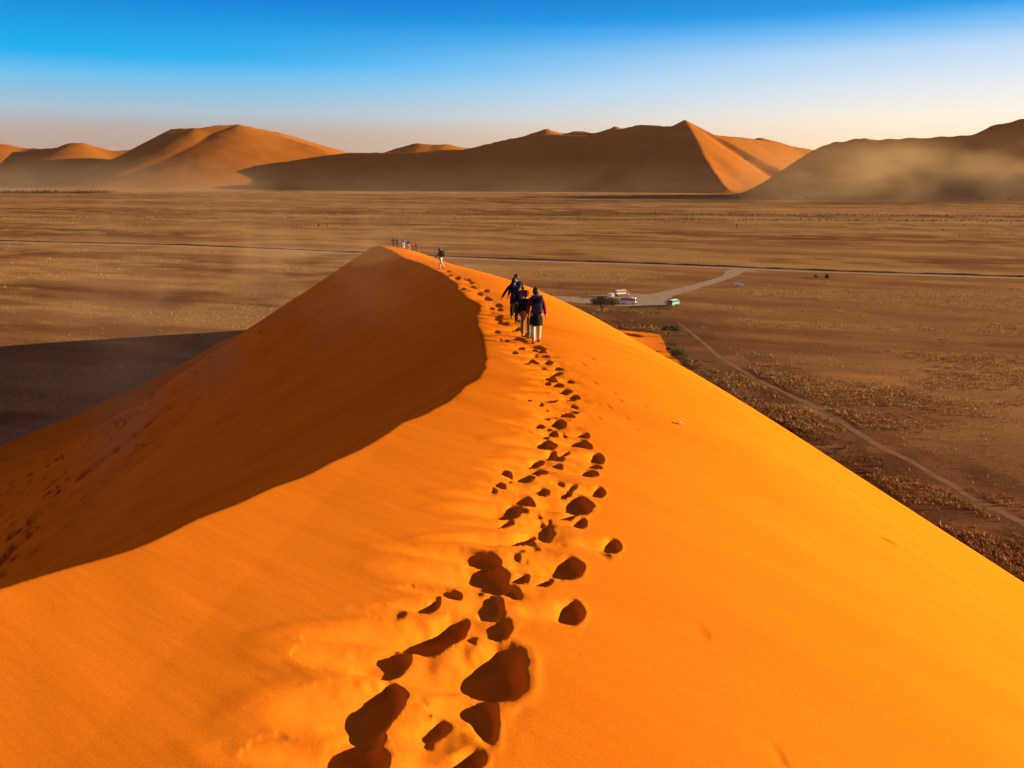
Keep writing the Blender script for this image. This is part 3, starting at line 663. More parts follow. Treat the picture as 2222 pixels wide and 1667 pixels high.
    k = 1.28 if hood else 1.0
    for v in bm.verts:
        v.co = Vector((v.co.x * .098 * k, v.co.y * .118 * k - .012, v.co.z * .128 * k)); v.co += Vector(hd) + Vector((0, 0, .01))
        v.co += .006 * Vector((math.sin(v.co.z * 90), math.sin(v.co.x * 110), math.sin(v.co.y * 70)))
    bmesh.ops.solidify(bm, geom=bm.faces[:], thickness=-.012)
    me = bpy.data.meshes.new('hair'); bm.to_mesh(me); bm.free(); me.polygons.foreach_set('use_smooth', np.full(len(me.polygons), True))
    link('hood' if hood else 'hair', me, M[top if hood else hair], root)
    if hat:
        m_ = MB(); m_.lathe([(.105, .0), (.118, .02), (.112, .08), (.07, .125), (.02, .135)], (tp[0], tp[1] - .01, hd[2] + .015), 16, 'Z'); m_.build('hat', M[hat], root, True)
    return root

def backpack(p_root, h, col, label, lid=None, strap='black', size=1.0, dx=0.0):
    """a rucksack on a walker's back; stands in the walker's frame but is its own thing"""
    b = empty('backpack'); b.matrix_world = Matrix.Translation(p_root.location) @ Matrix.Rotation(p_root.rotation_euler.z, 4, 'Z') @ Matrix.Scale(h / 1.74, 4) @ Matrix.Translation((dx, -.21, 1.24))
    tag(b, label, 'backpack')
    m_ = MB(); m_.box((0, 0, 0), (.30 * size, .17 * size, .46 * size), None, .06); m_.build('main_pouch', M[col], b, True)
    m_ = MB(); m_.box((0, -.10 * size, -.08), (.23 * size, .09, .24 * size), None, .035); m_.build('front_pocket', M[lid or col], b, True)
    m_ = MB(); m_.box((0, -.01, .22 * size), (.31 * size, .20 * size, .09), None, .035); m_.build('lid', M[lid or col], b, True)
    for sx in (-1, 1):
        m_ = MB(); m_.tube([(sx * .10, .05, .20), (sx * .12, .16, .26), (sx * .13, .30, .20), (sx * .13, .33, .02), (sx * .12, .20, -.14), (sx * .10, .06, -.18)], [.018] * 6, 6); m_.build('strap', M[strap], b, True)
    return b

def ridge_person(u, v, h, label, rz=0.0, **k):
    p = on_dune(u, v); z = float(dune_height(np.array([[p[0]]]), np.array([[p[1]]]))[0, 0])
    o = person((p[0], p[1], z - .03), rz, h, label, **k); return o
g_near = 'walkers descending the ridge'
# front right walker
pr = ridge_person(1163, 744, 1.74, 'person in cream trousers and dark skirt at the rear right of the near group', top='maroon', legs='cream', hair='hair_brown', coat=False, pose=((-14, 16), (16, 4)), arms=((6, 25, .05), (-10, 30, .07)), rz=R(4))
m_ = MB(); m_.lathe([(.200, -.34), (.205, -.20), (.185, -.02), (.165, .10), (.15, .14)], (0, 0, .93), 18, 'Z'); m_.build('skirt', M['grey'], pr, True).data.materials[0] = M['black']
backpack(pr, 1.74, 'navy', 'navy blue rucksack on the back of the cream-trousered walker', 'purple', size=1.12)
pc = ridge_person(1141, 733, 1.56, 'person in a black jacket and khaki trousers carrying an orange waist bag', top='black', legs='khaki', hair='hair_dark', hat='maroon', pose=((18, 6), (-12, 18)), arms=((-14, 35, .06), (-8, 40, .12)), rz=R(-3), splay=(.06, .04))
wb = empty('waist_bag'); wb.matrix_world = Matrix.Translation(pc.location) @ Matrix.Scale(1.56 / 1.74, 4) @ Matrix.Translation((.01, -.235, .93)); tag(wb, 'orange waist bag on the hips of the black-jacketed walker', 'bag')
m_ = MB(); m_.prism([(-.15, .09), (.15, .09), (.11, -.11), (-.09, -.11)], -.06, .06, bevel=.025); m_.build('pouch', M['orange'], wb, True)
m_ = MB(); m_.tube([(-.15, .03, .05), (-.19, .16, .06), (-.14, .32, .05), (.14, .32, .05), (.19, .16, .06), (.15, .03, .05)], [.018] * 6, 6); m_.build('belt', M['black'], wb, True)
ridge_person(1127, 704, 1.62, 'person in dark clothes and a navy cap in the middle of the near group', top='navy', legs='black', hat='navy', hair='hair_dark', pose=((20, 10), (-14, 20)), rz=R(6))
pl = ridge_person(1116, 692, 1.70, 'person in a dark jacket with left arm held out, leftmost of the near group', top='navy', legs='black', pose=((14, 8), (-18, 24)), arms=((-12, 8, .20), (10, 30, .06)), rz=R(3))
backpack(pl, 1.70, 'navy', 'navy rucksack with a bright blue pocket on the leftmost near walker', 'blue', size=.85, dx=.05)
ridge_person(1121, 686, 1.80, 'tall person in black at the head of the near group, mostly hidden', top='black', legs='black', hair='hair_dark', pose=((16, 8), (-14, 20)), rz=R(8))
# lone walker
ps = ridge_person(957, 584, 1.78, 'lone walker in an olive hooded jacket and cream trousers striding along the crest', top='olive', legs='cream', hood=True, pose=((-26, 14), (22, 6)), shoes='red', rz=R(52), splay=(.02, .02), arms=((16, 40, .05), (-10, 40, .06)))
backpack(ps, 1.78, 'black', 'black rucksack worn by the lone walker on the crest', 'black')
# far walkers near the summit
def at_distance(u, Yd):
    x = (u - 1111.0) / F
    z = EYE - 10.0
    for _ in range(4):
        d = Yd * cp + (EYE - z) * sp; px_ = x * d; z = float(dune_height(np.array([[px_]]), np.array([[Yd]]))[0, 0])
    return (px_, Yd, max(z, 0.0) - .03)
FARP = [(854, 149, 1.80, 'walker in black furthest up the ridge, leftmost of the summit group', dict(top='black', legs='black')),
        (862, 147, 1.74, 'second walker from the left at the summit, in dark navy', dict(top='navy', legs='black')),
        (876, 143, 1.82, 'walker in a bright blue jacket and white trousers near the summit', dict(top='blue', legs='white')),
        (887, 141, 1.78, 'walker in a dark coat and cream trousers right of the blue jacket', dict(top='black', legs='cream', coat=True)),
        (897, 139, 1.62, 'walker in a bright red jacket near the summit', dict(top='red', legs='black', coat=True)),
        (903, 138, 1.58, 'short walker in black close behind the red jacket', dict(top='black', legs='maroon'))]
for k, (u, Yd, h, lab, kw) in enumerate(FARP):
    person(at_distance(u, Yd), R(8 + 5 * k), h, lab, fingers=False, pose=((18 - 3 * k, 10), (-14 + 3 * k, 16)), **kw)

# people on the plain
def plain_person(u, v, h, label, rz=0.0, **k):
    p = on_plain(u, v); z = max(0.0, float(dune_height(np.array([[p[0]]]), np.array([[p[1]]]))[0, 0])) ; return person((p[0], p[1], z), rz, h, label, fingers=False, **k)
plain_person(1381, 660, 1.75, 'person in dark clothes standing behind the white bus', top='black', legs='denim')
plain_person(1449, 663, 1.75, 'person in brown standing left of the teal truck', top='brown', legs='brown')
plain_person(1353, 675, 1.7, 'tiny lone person standing on bare ground below the white bus', top='maroon', legs='grey', rz=2)
plain_person(1338, 645, 1.75, 'person standing behind the cream and orange truck', top='black', legs='black')
plain_person(1366, 700, 1.8, 'person in dark brown, left of a pair standing by the dune foot', top='brown', legs='grey', rz=1)
plain_person(1371, 701, 1.7, 'person in a pale top, right of a pair standing by the dune foot', top='cream', legs='brown', rz=-1)
plain_person(1106, 622, 1.75, 'tiny person in black far out on the plain left of the near group', top='black', legs='black')
person(at_distance(1465, 252), R(30), 1.8, 'person in dark clothes walking alone on the lower sand slope', fingers=False, top='black', legs='maroon', pose=((24, 6), (-20, 14)))
plain_person(1540, 838, 1.75, 'person in dark clothes among the scrub at the dune foot', top='denim', legs='white')

# ------------------------------------------------------------------ vehicles
def wheel(parent, x, y, r=.5, w=.30):
    t = MB().lathe([(r * .55, -w / 2), (r * .93, -w / 2), (r, -w * .32), (r, w * .32), (r * .93, w / 2), (r * .55, w / 2)], (x, y, r), 20).build('wheel', M['tyre'], parent, True)
    MB().lathe([(r * .18, -w * .56), (r * .52, -w * .53), (r * .52, w * .53), (r * .18, w * .56)], (x, y, r), 16).build('rim', M['steel'], t, True)
def pane(parent, c, d, name='window'): return MB().box(c, d, None, .02).build(name, M['glass'], parent)
def overland_truck(loc, rz, label, box, lower, cab):
    """+X is forward; a passenger box behind a separate cab"""
    t = empty('overland_truck', loc, rz); tag(t, label, 'truck')
    MB().box((0, 0, .82), (8.2, .95, .30)).build('chassis', M['under'], t)
    MB().box((-1.15, 0, 2.45), (5.9, 2.42, 1.75), None, .09).build('passenger_box', box, t, False)
    MB().box((-1.15, 0, 1.28), (5.86, 2.46, .62), None, .05).build('locker_panel', lower, t)
    MB().box((-1.15, 0, 3.36), (5.7, 2.2, .10), None, .04).build('roof', M['white_paint'], t)
    for k in range(5):
        for sy in (-1, 1):
            w_ = pane(t, (-3.55 + k * 1.18, sy * 1.215, 2.72), (.98, .05, .72)); MB().box((-3.55 + k * 1.18, sy * 1.235, 2.33), (1.02, .05, .05)).build('sill', M['steel'], w_)
    pane(t, (-4.11, 0, 2.7), (.05, 1.5, .7), 'rear_window')
    MB().prism([(1.95, .75), (4.05, .75), (4.15, 1.55), (3.85, 1.75), (3.55, 2.75), (1.95, 2.80)], -1.15, 1.15, bevel=.08).build('cab', cab, t)
    w_ = MB().prism([(3.90, 1.80), (3.92, 1.82), (3.64, 2.66), (3.60, 2.64)], -1.0, 1.0).build('windscreen', M['glass'], t)
    for sy in (-1, 1):
        d_ = MB().box((2.75, sy * 1.155, 1.75), (1.2, .05, 1.75), None, .02).build('door', cab, t); MB().box((2.85, sy * 1.185, 2.2), (.85, .04, .62), None, .02).build('window', M['glass'], d_); MB().box((2.3, sy * 1.195, 1.6), (.16, .04, .05)).build('handle', M['steel'], d_)
        MB().lathe([(.05, 0), (.13, .02), (.12, .06)], (0, 0, 0), 14, 'Z').build('headlight', M['lamp'], t).matrix_local = Matrix.Translation((4.08, sy * .85, 1.12)) @ Matrix.Rotation(R(90), 4, 'Y')
        MB().box((-4.12, sy * .95, 1.1), (.06, .25, .14), None, .02).build('tail_light', M['tail'], t)
        MB().tube([(3.6, sy * 1.15, 2.4), (3.75, sy * 1.4, 2.45)], [.02, .02]).build('mirror', M['under'], t)
        wheel(t, 3.05, sy * .98); wheel(t, -2.6, sy * .98)
    MB().box((4.18, 0, .78), (.18, 2.3, .26), None, .04).build('bumper', M['steel'], t)
    return t
def bus(loc, rz, label, body):
    t = empty('bus', loc, rz); tag(t, label, 'bus')
    MB().prism([(-4.0, .55), (3.9, .55), (4.05, 1.4), (3.8, 3.05), (3.6, 3.15), (-3.85, 3.15), (-4.0, 3.0)], -1.2, 1.2, bevel=.10).build('body', body, t)
    for k in range(6):
        for sy in (-1, 1): pane(t, (-3.2 + k * 1.08, sy * 1.205, 2.30), (.94, .05, .85))
    MB().prism([(4.06, 1.5), (4.08, 1.55), (3.86, 2.85), (3.84, 2.8)], -1.05, 1.05).build('windscreen', M['glass'], t)
    pane(t, (-4.005, 0, 2.35), (.05, 1.6, .7), 'rear_window')
    d_ = MB().box((3.3, -1.21, 1.75), (.8, .05, 2.2), None, .03).build('door', body, t); MB().box((3.3, -1.245, 2.25), (.62, .04, .95)).build('window', M['glass'], d_)
    for sy in (-1, 1):
        MB().box((4.02, sy * .9, 1.1), (.08, .28, .2), None, .03).build('headlight', M['lamp'], t); MB().box((-4.01, sy * .95, 1.1), (.06, .2, .3), None, .02).build('tail_light', M['tail'], t)
        wheel(t, 2.6, sy * 1.03, .46); wheel(t, -2.4, sy * 1.03, .46)
    MB().box((4.05, 0, .68), (.2, 2.35, .28), None, .05).build('bumper', M['under'], t)
    MB().box((-.5, 0, 3.26), (4.6, 1.9, .2), None, .05).build('roof_rack', M['steel'], t)
    return t
def pickup(loc, rz, label, body):
    t = empty('pickup', loc, rz); tag(t, label, 'pickup')
    MB().prism([(-2.3, .55), (2.35, .55), (2.4, 1.05), (2.25, 1.18), (1.05, 1.25), (-2.35, 1.25)], -.88, .88, bevel=.07).build('body', body, t)
    MB().prism([(-.75, 1.24), (1.05, 1.24), (.45, 1.84), (-.70, 1.88)], -.80, .80, bevel=.06).build('cabin', body, t)
    MB().prism([(-2.34, 1.24), (-.80, 1.24), (-.80, 1.92), (-2.26, 1.92)], -.84, .84, bevel=.05).build('canopy', body, t)
    MB().prism([(1.06, 1.30), (1.09, 1.31), (.55, 1.80), (.51, 1.80)], -.70, .70).build('windscreen', M['glass'], t)
    for sy in (-1, 1):
        d_ = MB().box((.1, sy * .885, 1.0), (1.1, .03, .75), None, .01).build('door', body, t); MB().prism([(-.55, 1.33), (.72, 1.33), (.36, 1.74), (-.55, 1.76)], sy * .805 - .012, sy * .805 + .012).build('window', M['glass'], d_); MB().box((-.25, sy * .905, 1.08), (.14, .03, .04)).build('handle', M['under'], d_)
        pane(t, (-1.55, sy * .845, 1.58), (1.1, .03, .36))
        MB().box((2.36, sy * .65, .95), (.06, .3, .16), None, .02).build('headlight', M['lamp'], t); MB().box((-2.33, sy * .78, .95), (.05, .12, .3), None, .02).build('tail_light', M['tail'], t)
        wheel(t, 1.45, sy * .78, .39, .24); wheel(t, -1.45, sy * .78, .39, .24)
    MB().box((2.42, 0, .62), (.14, 1.74, .2), None, .04).build('bumper', M['steel'], t)
    return t
def trailer(loc, rz, label, body):
    t = empty('trailer', loc, rz); tag(t, label, 'trailer')
    MB().prism([(-1.6, .5), (1.5, .5), (1.65, 1.1), (1.45, 2.15), (1.1, 2.4), (-1.3, 2.4), (-1.6, 2.1)], -1.0, 1.0, bevel=.12).build('body', body, t, True)
    for sy in (-1, 1): pane(t, (-.1, sy * 1.005, 1.7), (1.0, .04, .5)); wheel(t, -.1, sy * .86, .36, .22)
    MB().tube([(1.5, 0, .5), (2.7, 0, .48)], [.05, .04]).build('tow_bar', M['steel'], t)
    return t
def pp(u, v): return tuple(on_plain(u, v, .045))
overland_truck(pp(1350, 643), R(22), 'cream passenger truck with orange cab and row of windows in the car park', M['cream_paint'], M['orange_paint'], M['orange_paint'])
trailer(pp(1325, 646), R(10), 'small pale rounded trailer left of the cream and orange truck', M['white_paint'])
bus(pp(1364, 659), R(-24), 'white bus with dark windows beside the acacia tree', M['white_paint'])
overland_truck(pp(1462, 664), R(52), 'teal passenger truck at the right end of the car park', M['teal_paint'], M['teal_paint'], M['teal_paint'])
pickup(pp(1603, 622), R(-4), 'white pickup with canopy driving alone on the plain', M['white_paint'])
# small hut beside the road
t = empty('hut', pp(1794, 604)); tag(t, 'small dark brown hut standing beside the gravel road', 'hut')
MB().box((0, 0, 1.0), (1.8, 1.6, 2.0), None, .03).build('wall', M['brown'], t); MB().prism([(-1.1, 2.0), (1.1, 2.0), (1.1, 2.12), (0, 2.5), (-1.1, 2.12)], -1.0, 1.0).build('roof', M['under'], t); MB().box((.2, -.81, .95), (.8, .05, 1.8)).build('door', M['under'], t)

# ------------------------------------------------------------------ trees and shrubs
def leaves_mesh(name, lobes, n, size, flat=1.0, seed=0):
    """n small leaf-clump faces spread through ellipsoid lobes (cx,cy,cz,rx,ry,rz)"""
    g = np.random.default_rng(seed); wts = np.array([l[3] * l[4] * l[5] for l in lobes]) ** .8; wts /= wts.sum()
    k = g.choice(len(lobes), n, p=wts); L_ = np.array(lobes)[k]
    d = g.normal(size=(n, 3)); d /= np.linalg.norm(d, axis=1)[:, None]; r = g.random(n) ** .45
    c = L_[:, :3] + d * r[:, None] * L_[:, 3:6]
    a = g.normal(size=(n, 3)); a[:, 2] *= flat; a /= np.linalg.norm(a, axis=1)[:, None]; b_ = np.cross(a, g.normal(size=(n, 3))); b_ /= np.linalg.norm(b_, axis=1)[:, None]
    sz = size * g.uniform(.5, 1.3, n)[:, None]
    V = np.stack([c - a * sz - b_ * sz * .5, c + a * sz - b_ * sz * .4, c + a * sz * .8 + b_ * sz * .6, c - a * sz * .7 + b_ * sz * .5], 1).reshape(-1, 3)
    return np_mesh(name, V, np.arange(4 * n).reshape(-1, 4), False)
def tree(loc, wd, ht, label, leaf, n=1500, seed=0, group=None, name='acacia_tree', lobes_n=14, leaf_size=.28, umbrella=True):
    g = random.Random(seed); t = empty(name, loc); tag(t, label, 'tree', group)
    lobes = []; tips = []
    for k in range(lobes_n):
        a = 2 * math.pi * k / lobes_n * 2.4 + g.uniform(-.4, .4); r = wd * .5 * math.sqrt((k + .5) / lobes_n) * g.uniform(.75, 1.0)
        z = ht * (g.uniform(.62, .86) - .12 * (r / (wd * .5)) ** 2) if umbrella else ht * g.uniform(.35, .8)
        s_ = wd * g.uniform(.10, .17)
        lobes.append((r * math.cos(a), r * math.sin(a) * .9, z, s_ * 1.25, s_ * 1.25, s_ * (.55 if umbrella else .9))); tips.append(lobes[-1][:3])
    m_ = MB(); base = .045 * ht
    nst = 3 if umbrella else 4
    for q in range(nst):
        a = q * 2.1 + .4; m_.tube([(.1 * math.cos(a), .1 * math.sin(a), -.1), (.25 * math.cos(a), .25 * math.sin(a), ht * .18), (wd * .10 * math.cos(a), wd * .10 * math.sin(a), ht * .38)], [base, base * .8, base * .55], 7)
        for k in range(q, len(tips), nst):
            p = tips[k]; m_.tube([(wd * .10 * math.cos(a), wd * .10 * math.sin(a), ht * .37), (p[0] * .6 + wd * .03 * math.cos(a), p[1] * .6, ht * .38 + (p[2] - ht * .38) * .6), p], [base * .45, base * .28, base * .1], 5)
    m_.build('trunk', M['bark'], t, True)
    link('crown', leaves_mesh('crown', lobes, n, leaf_size, .5 if umbrella else 1.0, seed), leaf, t)
    return t
tree(pp(1308, 678), 15.0, 7.8, 'umbrella-shaped acacia tree beside the car park', M['acacia'], 3200, 3)
tree(pp(1452, 731), 7.5, 5.2, 'small dark tree with a rounded crown at the dune foot', M['greenleaf'], 1600, 5, lobes_n=10, name='small_tree')
def shrub(loc, wd, ht, label, leaf, n=350, seed=0, group=None, name='shrub', size=.16):
    g = random.Random(seed); t = empty(name, loc); tag(t, label, 'shrub', group)
    lobes = [(g.uniform(-.3, .3) * wd, g.uniform(-.3, .3) * wd, ht * g.uniform(.3, .7), wd * g.uniform(.16, .28), wd * g.uniform(.16, .28), ht * g.uniform(.22, .36)) for _ in range(6)]
    m_ = MB()
    for l in lobes: m_.tube([(0, 0, -.05), (l[0] * .5, l[1] * .5, l[2] * .6), l[:3]], [.05, .035, .012], 4)
    m_.build('stem', M['bark'], t); link('foliage', leaves_mesh('foliage', lobes, n, size, 1.0, seed), leaf, t)
    return t
shrub(pp(1466, 776), 6.0, 3.6, 'large dark green bush touching the lit sand edge', M['greenleaf'], 1400, 9, size=.2)
shrub(pp(1447, 764), 3.0, 2.4, 'dark green bush left of the large bush at the sand edge', M['greenleaf'], 500, 10, size=.18)
shrub(pp(1497, 791), 4.2, 2.6, 'yellow-green bush just below the large dark bush', M['yellowleaf'], 800, 11, size=.18)
shrub(pp(1461, 670), 4.2, 1.2, 'low yellow bush right in front of the teal truck', M['yellowleaf'], 400, 12, size=.18)
shrub(pp(1770, 603), 2.6, 2.0, 'dark round bush beside the gravel road left of the hut', M['greenleaf'], 400, 13, size=.2)
shrub(pp(1904, 1025), 1.6, 1.3, 'orange-lit lone bush beside the dirt track', M['yellowleaf'], 260, 14, size=.10)
FT = [(1618,425,9,5),(1655,426,34,8),(1708,428,13,7),(1753,431,15,5),(1779,429,15,5),(1822,429,18,5),(1881,430,11,6),(1991,431,9,5),(2129,437,14,5),(2190,436,8,4)]
for k, (u, v, wpx, hpx) in enumerate(FT):
    p = on_plain(u, v); sc_ = (p[1] * cp + EYE * sp) / F
    lab = ['far tree at the foot of the pyramid dune', 'widest far clump of trees right of the pyramid dune foot', 'far round tree just right of the widest far clump', 'low far tree, fourth along the far dune foot', 'low far tree, fifth along the far dune foot', 'low wide far tree, sixth along the far dune foot', 'small far tree alone in the dust below the right ridge', 'tiny far tree half lost in the dust, third from right', 'far tree below the right ridge, second from right', 'rightmost tiny far tree at the right edge'][k]
    tree((p[0], p[1], 0), wpx * sc_, hpx * sc_ * 1.1, lab, M['acacia'], 420, 40 + k, 'far trees along the dune foot', lobes_n=8, leaf_size=.8, name='far_tree')

# scrub along the foot of the sunlit side: the larger clumps are things of their own
toe = []
for u, v in [(1340,706),(1380,728),(1420,752),(1450,775),(1472,800),(1490,825),(1520,852),(1560,882),(1610,912),(1660,942),(1710,970),(1770,1003)]: toe.append(on_plain(u, v)[:2])
toe = np.array(toe); ts_ = np.r_[0, np.cumsum(np.linalg.norm(np.diff(toe, axis=0), axis=1))]
protos = []
def clear(x, y): return dune_base(np.array([x]), np.array([y]))[0] < -.1
cnt = 0; tries = 0
base_cl = None
while cnt < 46 and tries < 2000:
    tries += 1
    q = random.uniform(.12, .98) * ts_[-1]; x = float(np.interp(q, ts_, toe[:, 0])) + abs(random.gauss(0, 5)) + 1.0; y = float(np.interp(q, ts_, toe[:, 1])) + random.gauss(0, 3)
    if not clear(x, y): continue
    if len(protos) < 4:
        o = shrub((x, y, 0), random.uniform(1.3, 2.2), random.uniform(.7, 1.1), 'dry orange-lit scrub clump along the foot of the sunlit sand slope', M['scrub'], 150, 70 + cnt, 'scrub clumps along the dune foot', name='scrub_clump', size=.13); protos.append(o)
    else:
        src = random.choice(protos); o = src.copy(); C.objects.link(o); o.location = (x, y, 0); o.rotation_euler = (0, 0, random.uniform(0, 6.28)); k = random.uniform(.6, 1.25); o.scale = (k, k, k)
        for ch in src.children: c = ch.copy(); C.objects.link(c); c.parent = o
    cnt += 1

# dry grass: far too many tufts to count, one object
def tufts(name, P, size, mat, label, seed=1, blades=5, cat='grass'):
    g = np.random.default_rng(seed); n = len(P); out = []
    for b_ in range(blades):
        a = g.uniform(0, 2 * np.pi, n); dr = np.stack([np.cos(a), np.sin(a)], -1); pr_ = np.stack([-np.sin(a), np.cos(a)], -1)
        h = size * g.uniform(.55, 1.2, n); sp_ = size * g.uniform(.25, .8, n); w_ = size * g.uniform(.22, .40, n)
        p0 = np.c_[P[:, :2] - pr_ * w_[:, None] * .5, P[:, 2] - .02]; p1 = np.c_[P[:, :2] + pr_ * w_[:, None] * .5, P[:, 2] - .02]; p2 = np.c_[P[:, :2] + dr * sp_[:, None], P[:, 2] + h]
        out.append(np.stack([p0, p1, p2], 1))
    V = np.stack(out, 1).reshape(-1, 3); o = link(name, np_mesh(name, V, np.arange(len(V)).reshape(-1, 3), False), mat)
    return tag(o, label, cat, kind='stuff')
def scatter(n, a0, a1, r0, r1, dens):
    a = np.radians(rng.uniform(a0, a1, n)); r = np.exp(rng.uniform(math.log(r0), math.log(r1), n)); x = r * np.sin(a); y = r * np.cos(a)
    k = rng.random(n) < dens(x, y); x, y = x[k], y[k]
    k = dune_base(x, y) < -.2
    return x[k], y[k]
def road_mask(x, y):
    m = np.ones(len(x))
    for pxs, wd in ((road_px, 8), ([(1625,586),(1580,600),(1520,619),(1450,637),(1400,650)], 9), ([(1470,700),(1520,738),(1556,770),(1640,822),(1720,860),(1800,900),(1900,962),(2000,1015),(2100,1075),(2222,1135),(2500,1290)], 2.6), ([(1130,645),(1240,650),(1310,651),(1380,652),(1440,655)], 26), ([(1900,592),(1790,597),(1700,601),(1600,611)], 4), ([(1400,690),(1500,720),(1560,790)], 9)):
        P = np.array([on_plain(u, v)[:2] for u, v in pxs])
        for a_, b_ in zip(P, P[1:]):
            e = b_ - a_; t = np.clip(((x - a_[0]) * e[0] + (y - a_[1]) * e[1]) / (e @ e), 0, 1); m *= np.hypot(x - a_[0] - t * e[0], y - a_[1] - t * e[1]) > wd
    return m
x, y = scatter(420000, 2, 44, 110, 560, lambda x, y: (.03 + .97 * grass_density(x, y) ** 1.3) * road_mask(x, y) * .6)
x2, y2 = scatter(150000, -44, 2, 300, 800, lambda x, y: (.05 + .95 * grass_density(x, y) ** 2) * road_mask(x, y) * .42)
x = np.r_[x, x2]; y = np.r_[y, y2]; kk = rng.permutation(len(x))[:125000]; x = x[kk]; y = y[kk]
print('tufts', len(x))
sz = .46 * np.exp(rng.normal(0, .35, len(x))) * np.interp(np.hypot(x, y), [110, 250, 800], [.85, 1.0, 1.05]) * np.where(x < 0, .72, 1.0)
tufts('dry_grass', np.c_[x, y, 0 * x], sz, M['straw'], 'bands of dry yellow grass tufts covering the plain', 5, 4)
x, y = scatter(60000, -42, 42, 560, 1700, lambda x, y: grass_density(x, y) ** 2 * road_mask(x, y) * .6)
tufts('far_grass', np.c_[x, y, 0 * x], .62 * np.exp(rng.normal(0, .3, len(x))), M['straw'], 'thin far bands of dry grass beyond the gravel road', 15, 3)
q = rng.uniform(.0, 1, 5200) * ts_[-1]; x = np.interp(q, ts_, toe[:, 0]) + np.abs(rng.normal(0, 7, 5200)); y = np.interp(q, ts_, toe[:, 1]) + rng.normal(0, 4, 5200)
k = (dune_base(x, y) < -.15) & (fbm(x / 5, y / 5, 3, 61) > .44) & (road_mask(x, y) > 0); x, y = x[k], y[k]
tufts('foot_scrub', np.c_[x, y, 0 * x], .5 * np.exp(rng.normal(0, .35, len(x))), M['scrub'], 'low dry scrub massed along the foot of the dune', 6, 8, 'scrub')
a = np.radians(rng.uniform(-40, 40, 60000)); r = rng.uniform(950, 1500, 60000); x, y = r * np.sin(a), r * np.cos(a)
pq = -x * math.sin(R(-4)) + y * math.cos(R(-4)); k = (np.abs(pq - 1290 + 60 * (fbm(x / 400, y * 0, 2, 5) - .5)) < 26) | (np.abs(pq - 1160) < 16) | (rng.random(60000) < .02); k &= rng.random(60000) < .6; x, y = x[k], y[k]
tufts('scrub_belt', np.c_[x, y, 0 * x], 1.7 * np.exp(rng.normal(0, .3, len(x))), M['farscrub'], 'thin belts of olive scrub far across the plain', 8, 6, 'scrub')
x = rng.uniform(-1750, -1250, 500); y = 2560 + rng.normal(0, 30, 500)
tufts('far_tree_line', np.c_[x, y, 0 * x], 6.0 * np.exp(rng.normal(0, .3, len(x))), M['greenleaf'], 'dark line of trees at the foot of the far left dunes', 9, 6, 'trees')

# ------------------------------------------------------------------ litter on the sand
p = on_dune(1475, 921)
bm = bmesh.new(); bmesh.ops.create_grid(bm, x_segments=6, y_segments=5, size=.5)
for v in bm.verts: v.co = Vector((v.co.x * .14, v.co.y * .09, .02 * math.sin(v.co.x * 13) * math.cos(v.co.y * 9) + .03))
bmesh.ops.solidify(bm, geom=bm.faces[:], thickness=.003)
me = bpy.data.meshes.new('paper_scrap'); bm.to_mesh(me); bm.free(); o = link('paper_scrap', me, M['white'], None, (p[0], p[1], p[2] + .01)); o.rotation_euler = (0, R(25), R(20)); tag(o, 'small crumpled white paper scrap lying on the bright sand', 'litter')
p = on_dune(1928, 1176); m_ = MB(); m_.tube([(-.10, .03, .01), (-.02, .0, .018), (.05, -.02, .012), (.11, -.06, .02)], [.004, .006, .005, .003], 6); o = m_.build('twig', M['bark']); o.location = tuple(p); o.rotation_euler = (0, R(22), 0); tag(o, 'thin dark twig lying on the right-hand sand slope', 'twig')

# ------------------------------------------------------------------ air
def volume_mat(name, col, dens, aniso=.35):
    m = bpy.data.materials.new(name); m.use_nodes = True; t = m.node_tree; t.nodes.clear(); o = t.nodes.new('ShaderNodeOutputMaterial'); v = t.nodes.new('ShaderNodeVolumePrincipled')
    v.inputs['Color'].default_value = (*col, 1); v.inputs['Density'].default_value = dens; v.inputs['Anisotropy'].default_value = aniso
    t.links.new(v.outputs[0], o.inputs['Volume']); return m, v
hm, _ = volume_mat('haze_air', (.92, .72, .54), 1.1e-5)
m_ = MB(); m_.box((0, 2500, 142), (16000, 13000, 286)); hz = m_.build('haze', hm); tag(hz, 'thin dusty evening haze over the plain', 'haze', kind='stuff')

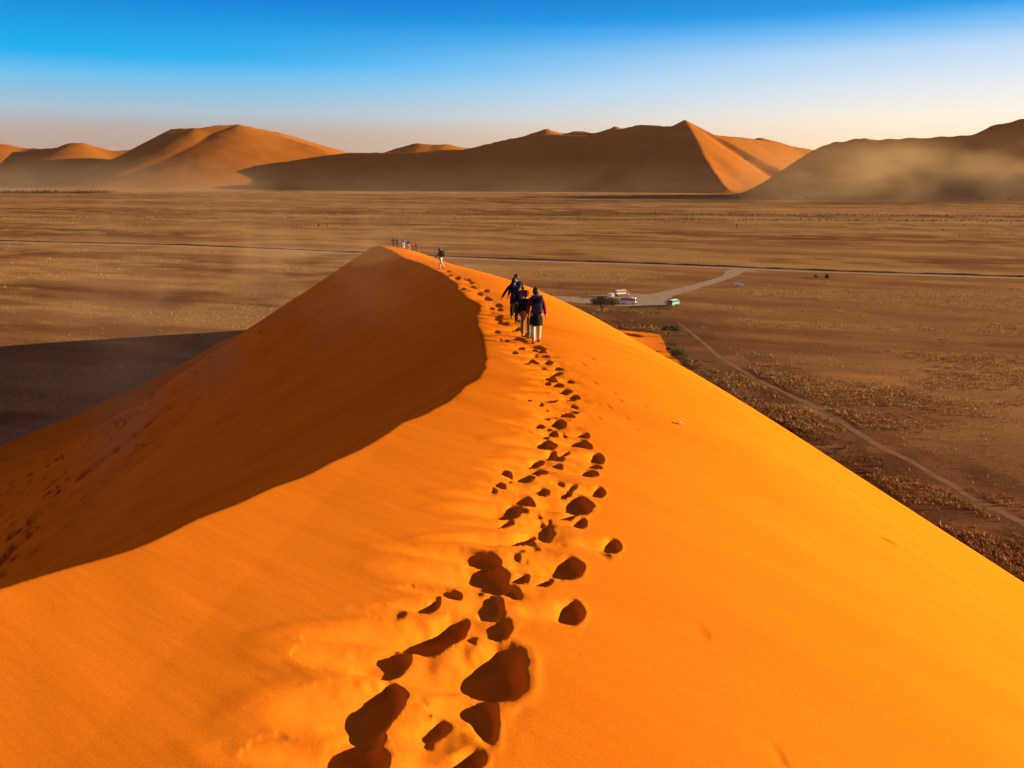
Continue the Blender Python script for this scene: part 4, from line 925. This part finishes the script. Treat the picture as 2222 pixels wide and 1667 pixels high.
def dust(name, c, d, dens, label, scale, thr, col=(.90, .66, .42), seed=0.0, stretch=(1, 1, 1), fall=1.0, rot=0.0, aniso=.3):
    """a bank of blowing dust: density from noise, fading to nothing at the edges of its box"""
    m, v = volume_mat(name, col, 0.0, aniso); t = m.node_tree; N = t.nodes.new; L = t.links.new
    tc_ = N('ShaderNodeTexCoord'); mp_ = N('ShaderNodeMapping'); mp_.inputs['Scale'].default_value = stretch; mp_.inputs['Location'].default_value = (seed, seed * .7, 0); L(tc_.outputs['Object'], mp_.inputs[0])
    n = N('ShaderNodeTexNoise'); n.inputs['Scale'].default_value = scale; n.inputs['Detail'].default_value = 3; L(mp_.outputs[0], n.inputs['Vector'])
    r = N('ShaderNodeMapRange'); r.inputs['From Min'].default_value = thr; r.inputs['From Max'].default_value = thr + .3; r.interpolation_type = 'SMOOTHSTEP'; L(n.outputs['Fac'], r.inputs['Value'])
    sp_ = N('ShaderNodeSeparateXYZ'); L(tc_.outputs['Generated'], sp_.inputs[0])
    def mth(op, a_, b_=None):
        q = N('ShaderNodeMath'); q.operation = op; q.use_clamp = False
        for k_, x_ in enumerate((a_, b_)):
            if x_ is None: continue
            if isinstance(x_, (int, float)): q.inputs[k_].default_value = x_
            else: L(x_, q.inputs[k_])
        return q.outputs[0]
    ex = mth('MULTIPLY', mth('MULTIPLY', sp_.outputs['X'], mth('SUBTRACT', 1.0, sp_.outputs['X'])), 4.0)
    ey = mth('MULTIPLY', mth('MULTIPLY', sp_.outputs['Y'], mth('SUBTRACT', 1.0, sp_.outputs['Y'])), 4.0)
    ez = mth('POWER', mth('MAXIMUM', mth('SUBTRACT', 1.0, sp_.outputs['Z']), 0.0), 1.5 * fall)
    f = mth('MULTIPLY', mth('MULTIPLY', mth('MULTIPLY', mth('POWER', mth('MAXIMUM', ex, 0.0), .7), ey), ez), r.outputs[0])
    L(mth('MULTIPLY', f, dens), v.inputs['Density'])
    o = MB().box((0, 0, 0), d).build(name, m); o.location = c; o.rotation_euler = (0, 0, rot)
    return tag(o, label, 'dust', kind='stuff')
dust('dust_cloud', (1310, 1930, 78), (1600, 420, 160), 1.25e-2, 'bank of sunlit dust blowing below the right-hand dunes', .007, .38, col=(.96, .64, .30), stretch=(.7, 1, 1.3), seed=3.1, fall=1.0)
dust('dust_cloud', (-250, 2390, 52), (2000, 260, 100), 1.0e-3, 'thin dust drifting along the foot of the dark central ridge', .006, .28, col=(.94, .66, .38), stretch=(.7, 1, 1.5), seed=7.7)
dust('dust_cloud', (-1500, 2650, 62), (1500, 500, 130), 1.8e-3, 'thin dust at the foot of the far left dunes', .006, .25, col=(.94, .66, .38), stretch=(.7, 1, 1.5), seed=1.7)

# sand blown off the crest, hanging over the shaded face
dust('blowing_sand', (-24, 86, 47), (46, 136, 34), 2.6e-2, 'veil of blown sand drifting over the shaded slip face', .07, .46, col=(.95, .58, .30), stretch=(2.4, .45, 1.0), seed=5.2, fall=.4, rot=R(20))
pk = PEAK
dust('blowing_sand', (pk[0] - 7, pk[1] - 2, pk[2] + .2), (20, 9, 4.5), 1.1e-1, 'wisp of bright sand blowing off the summit', .25, .40, col=(.95, .62, .34), stretch=(.5, 1, 1.5), seed=2.0)
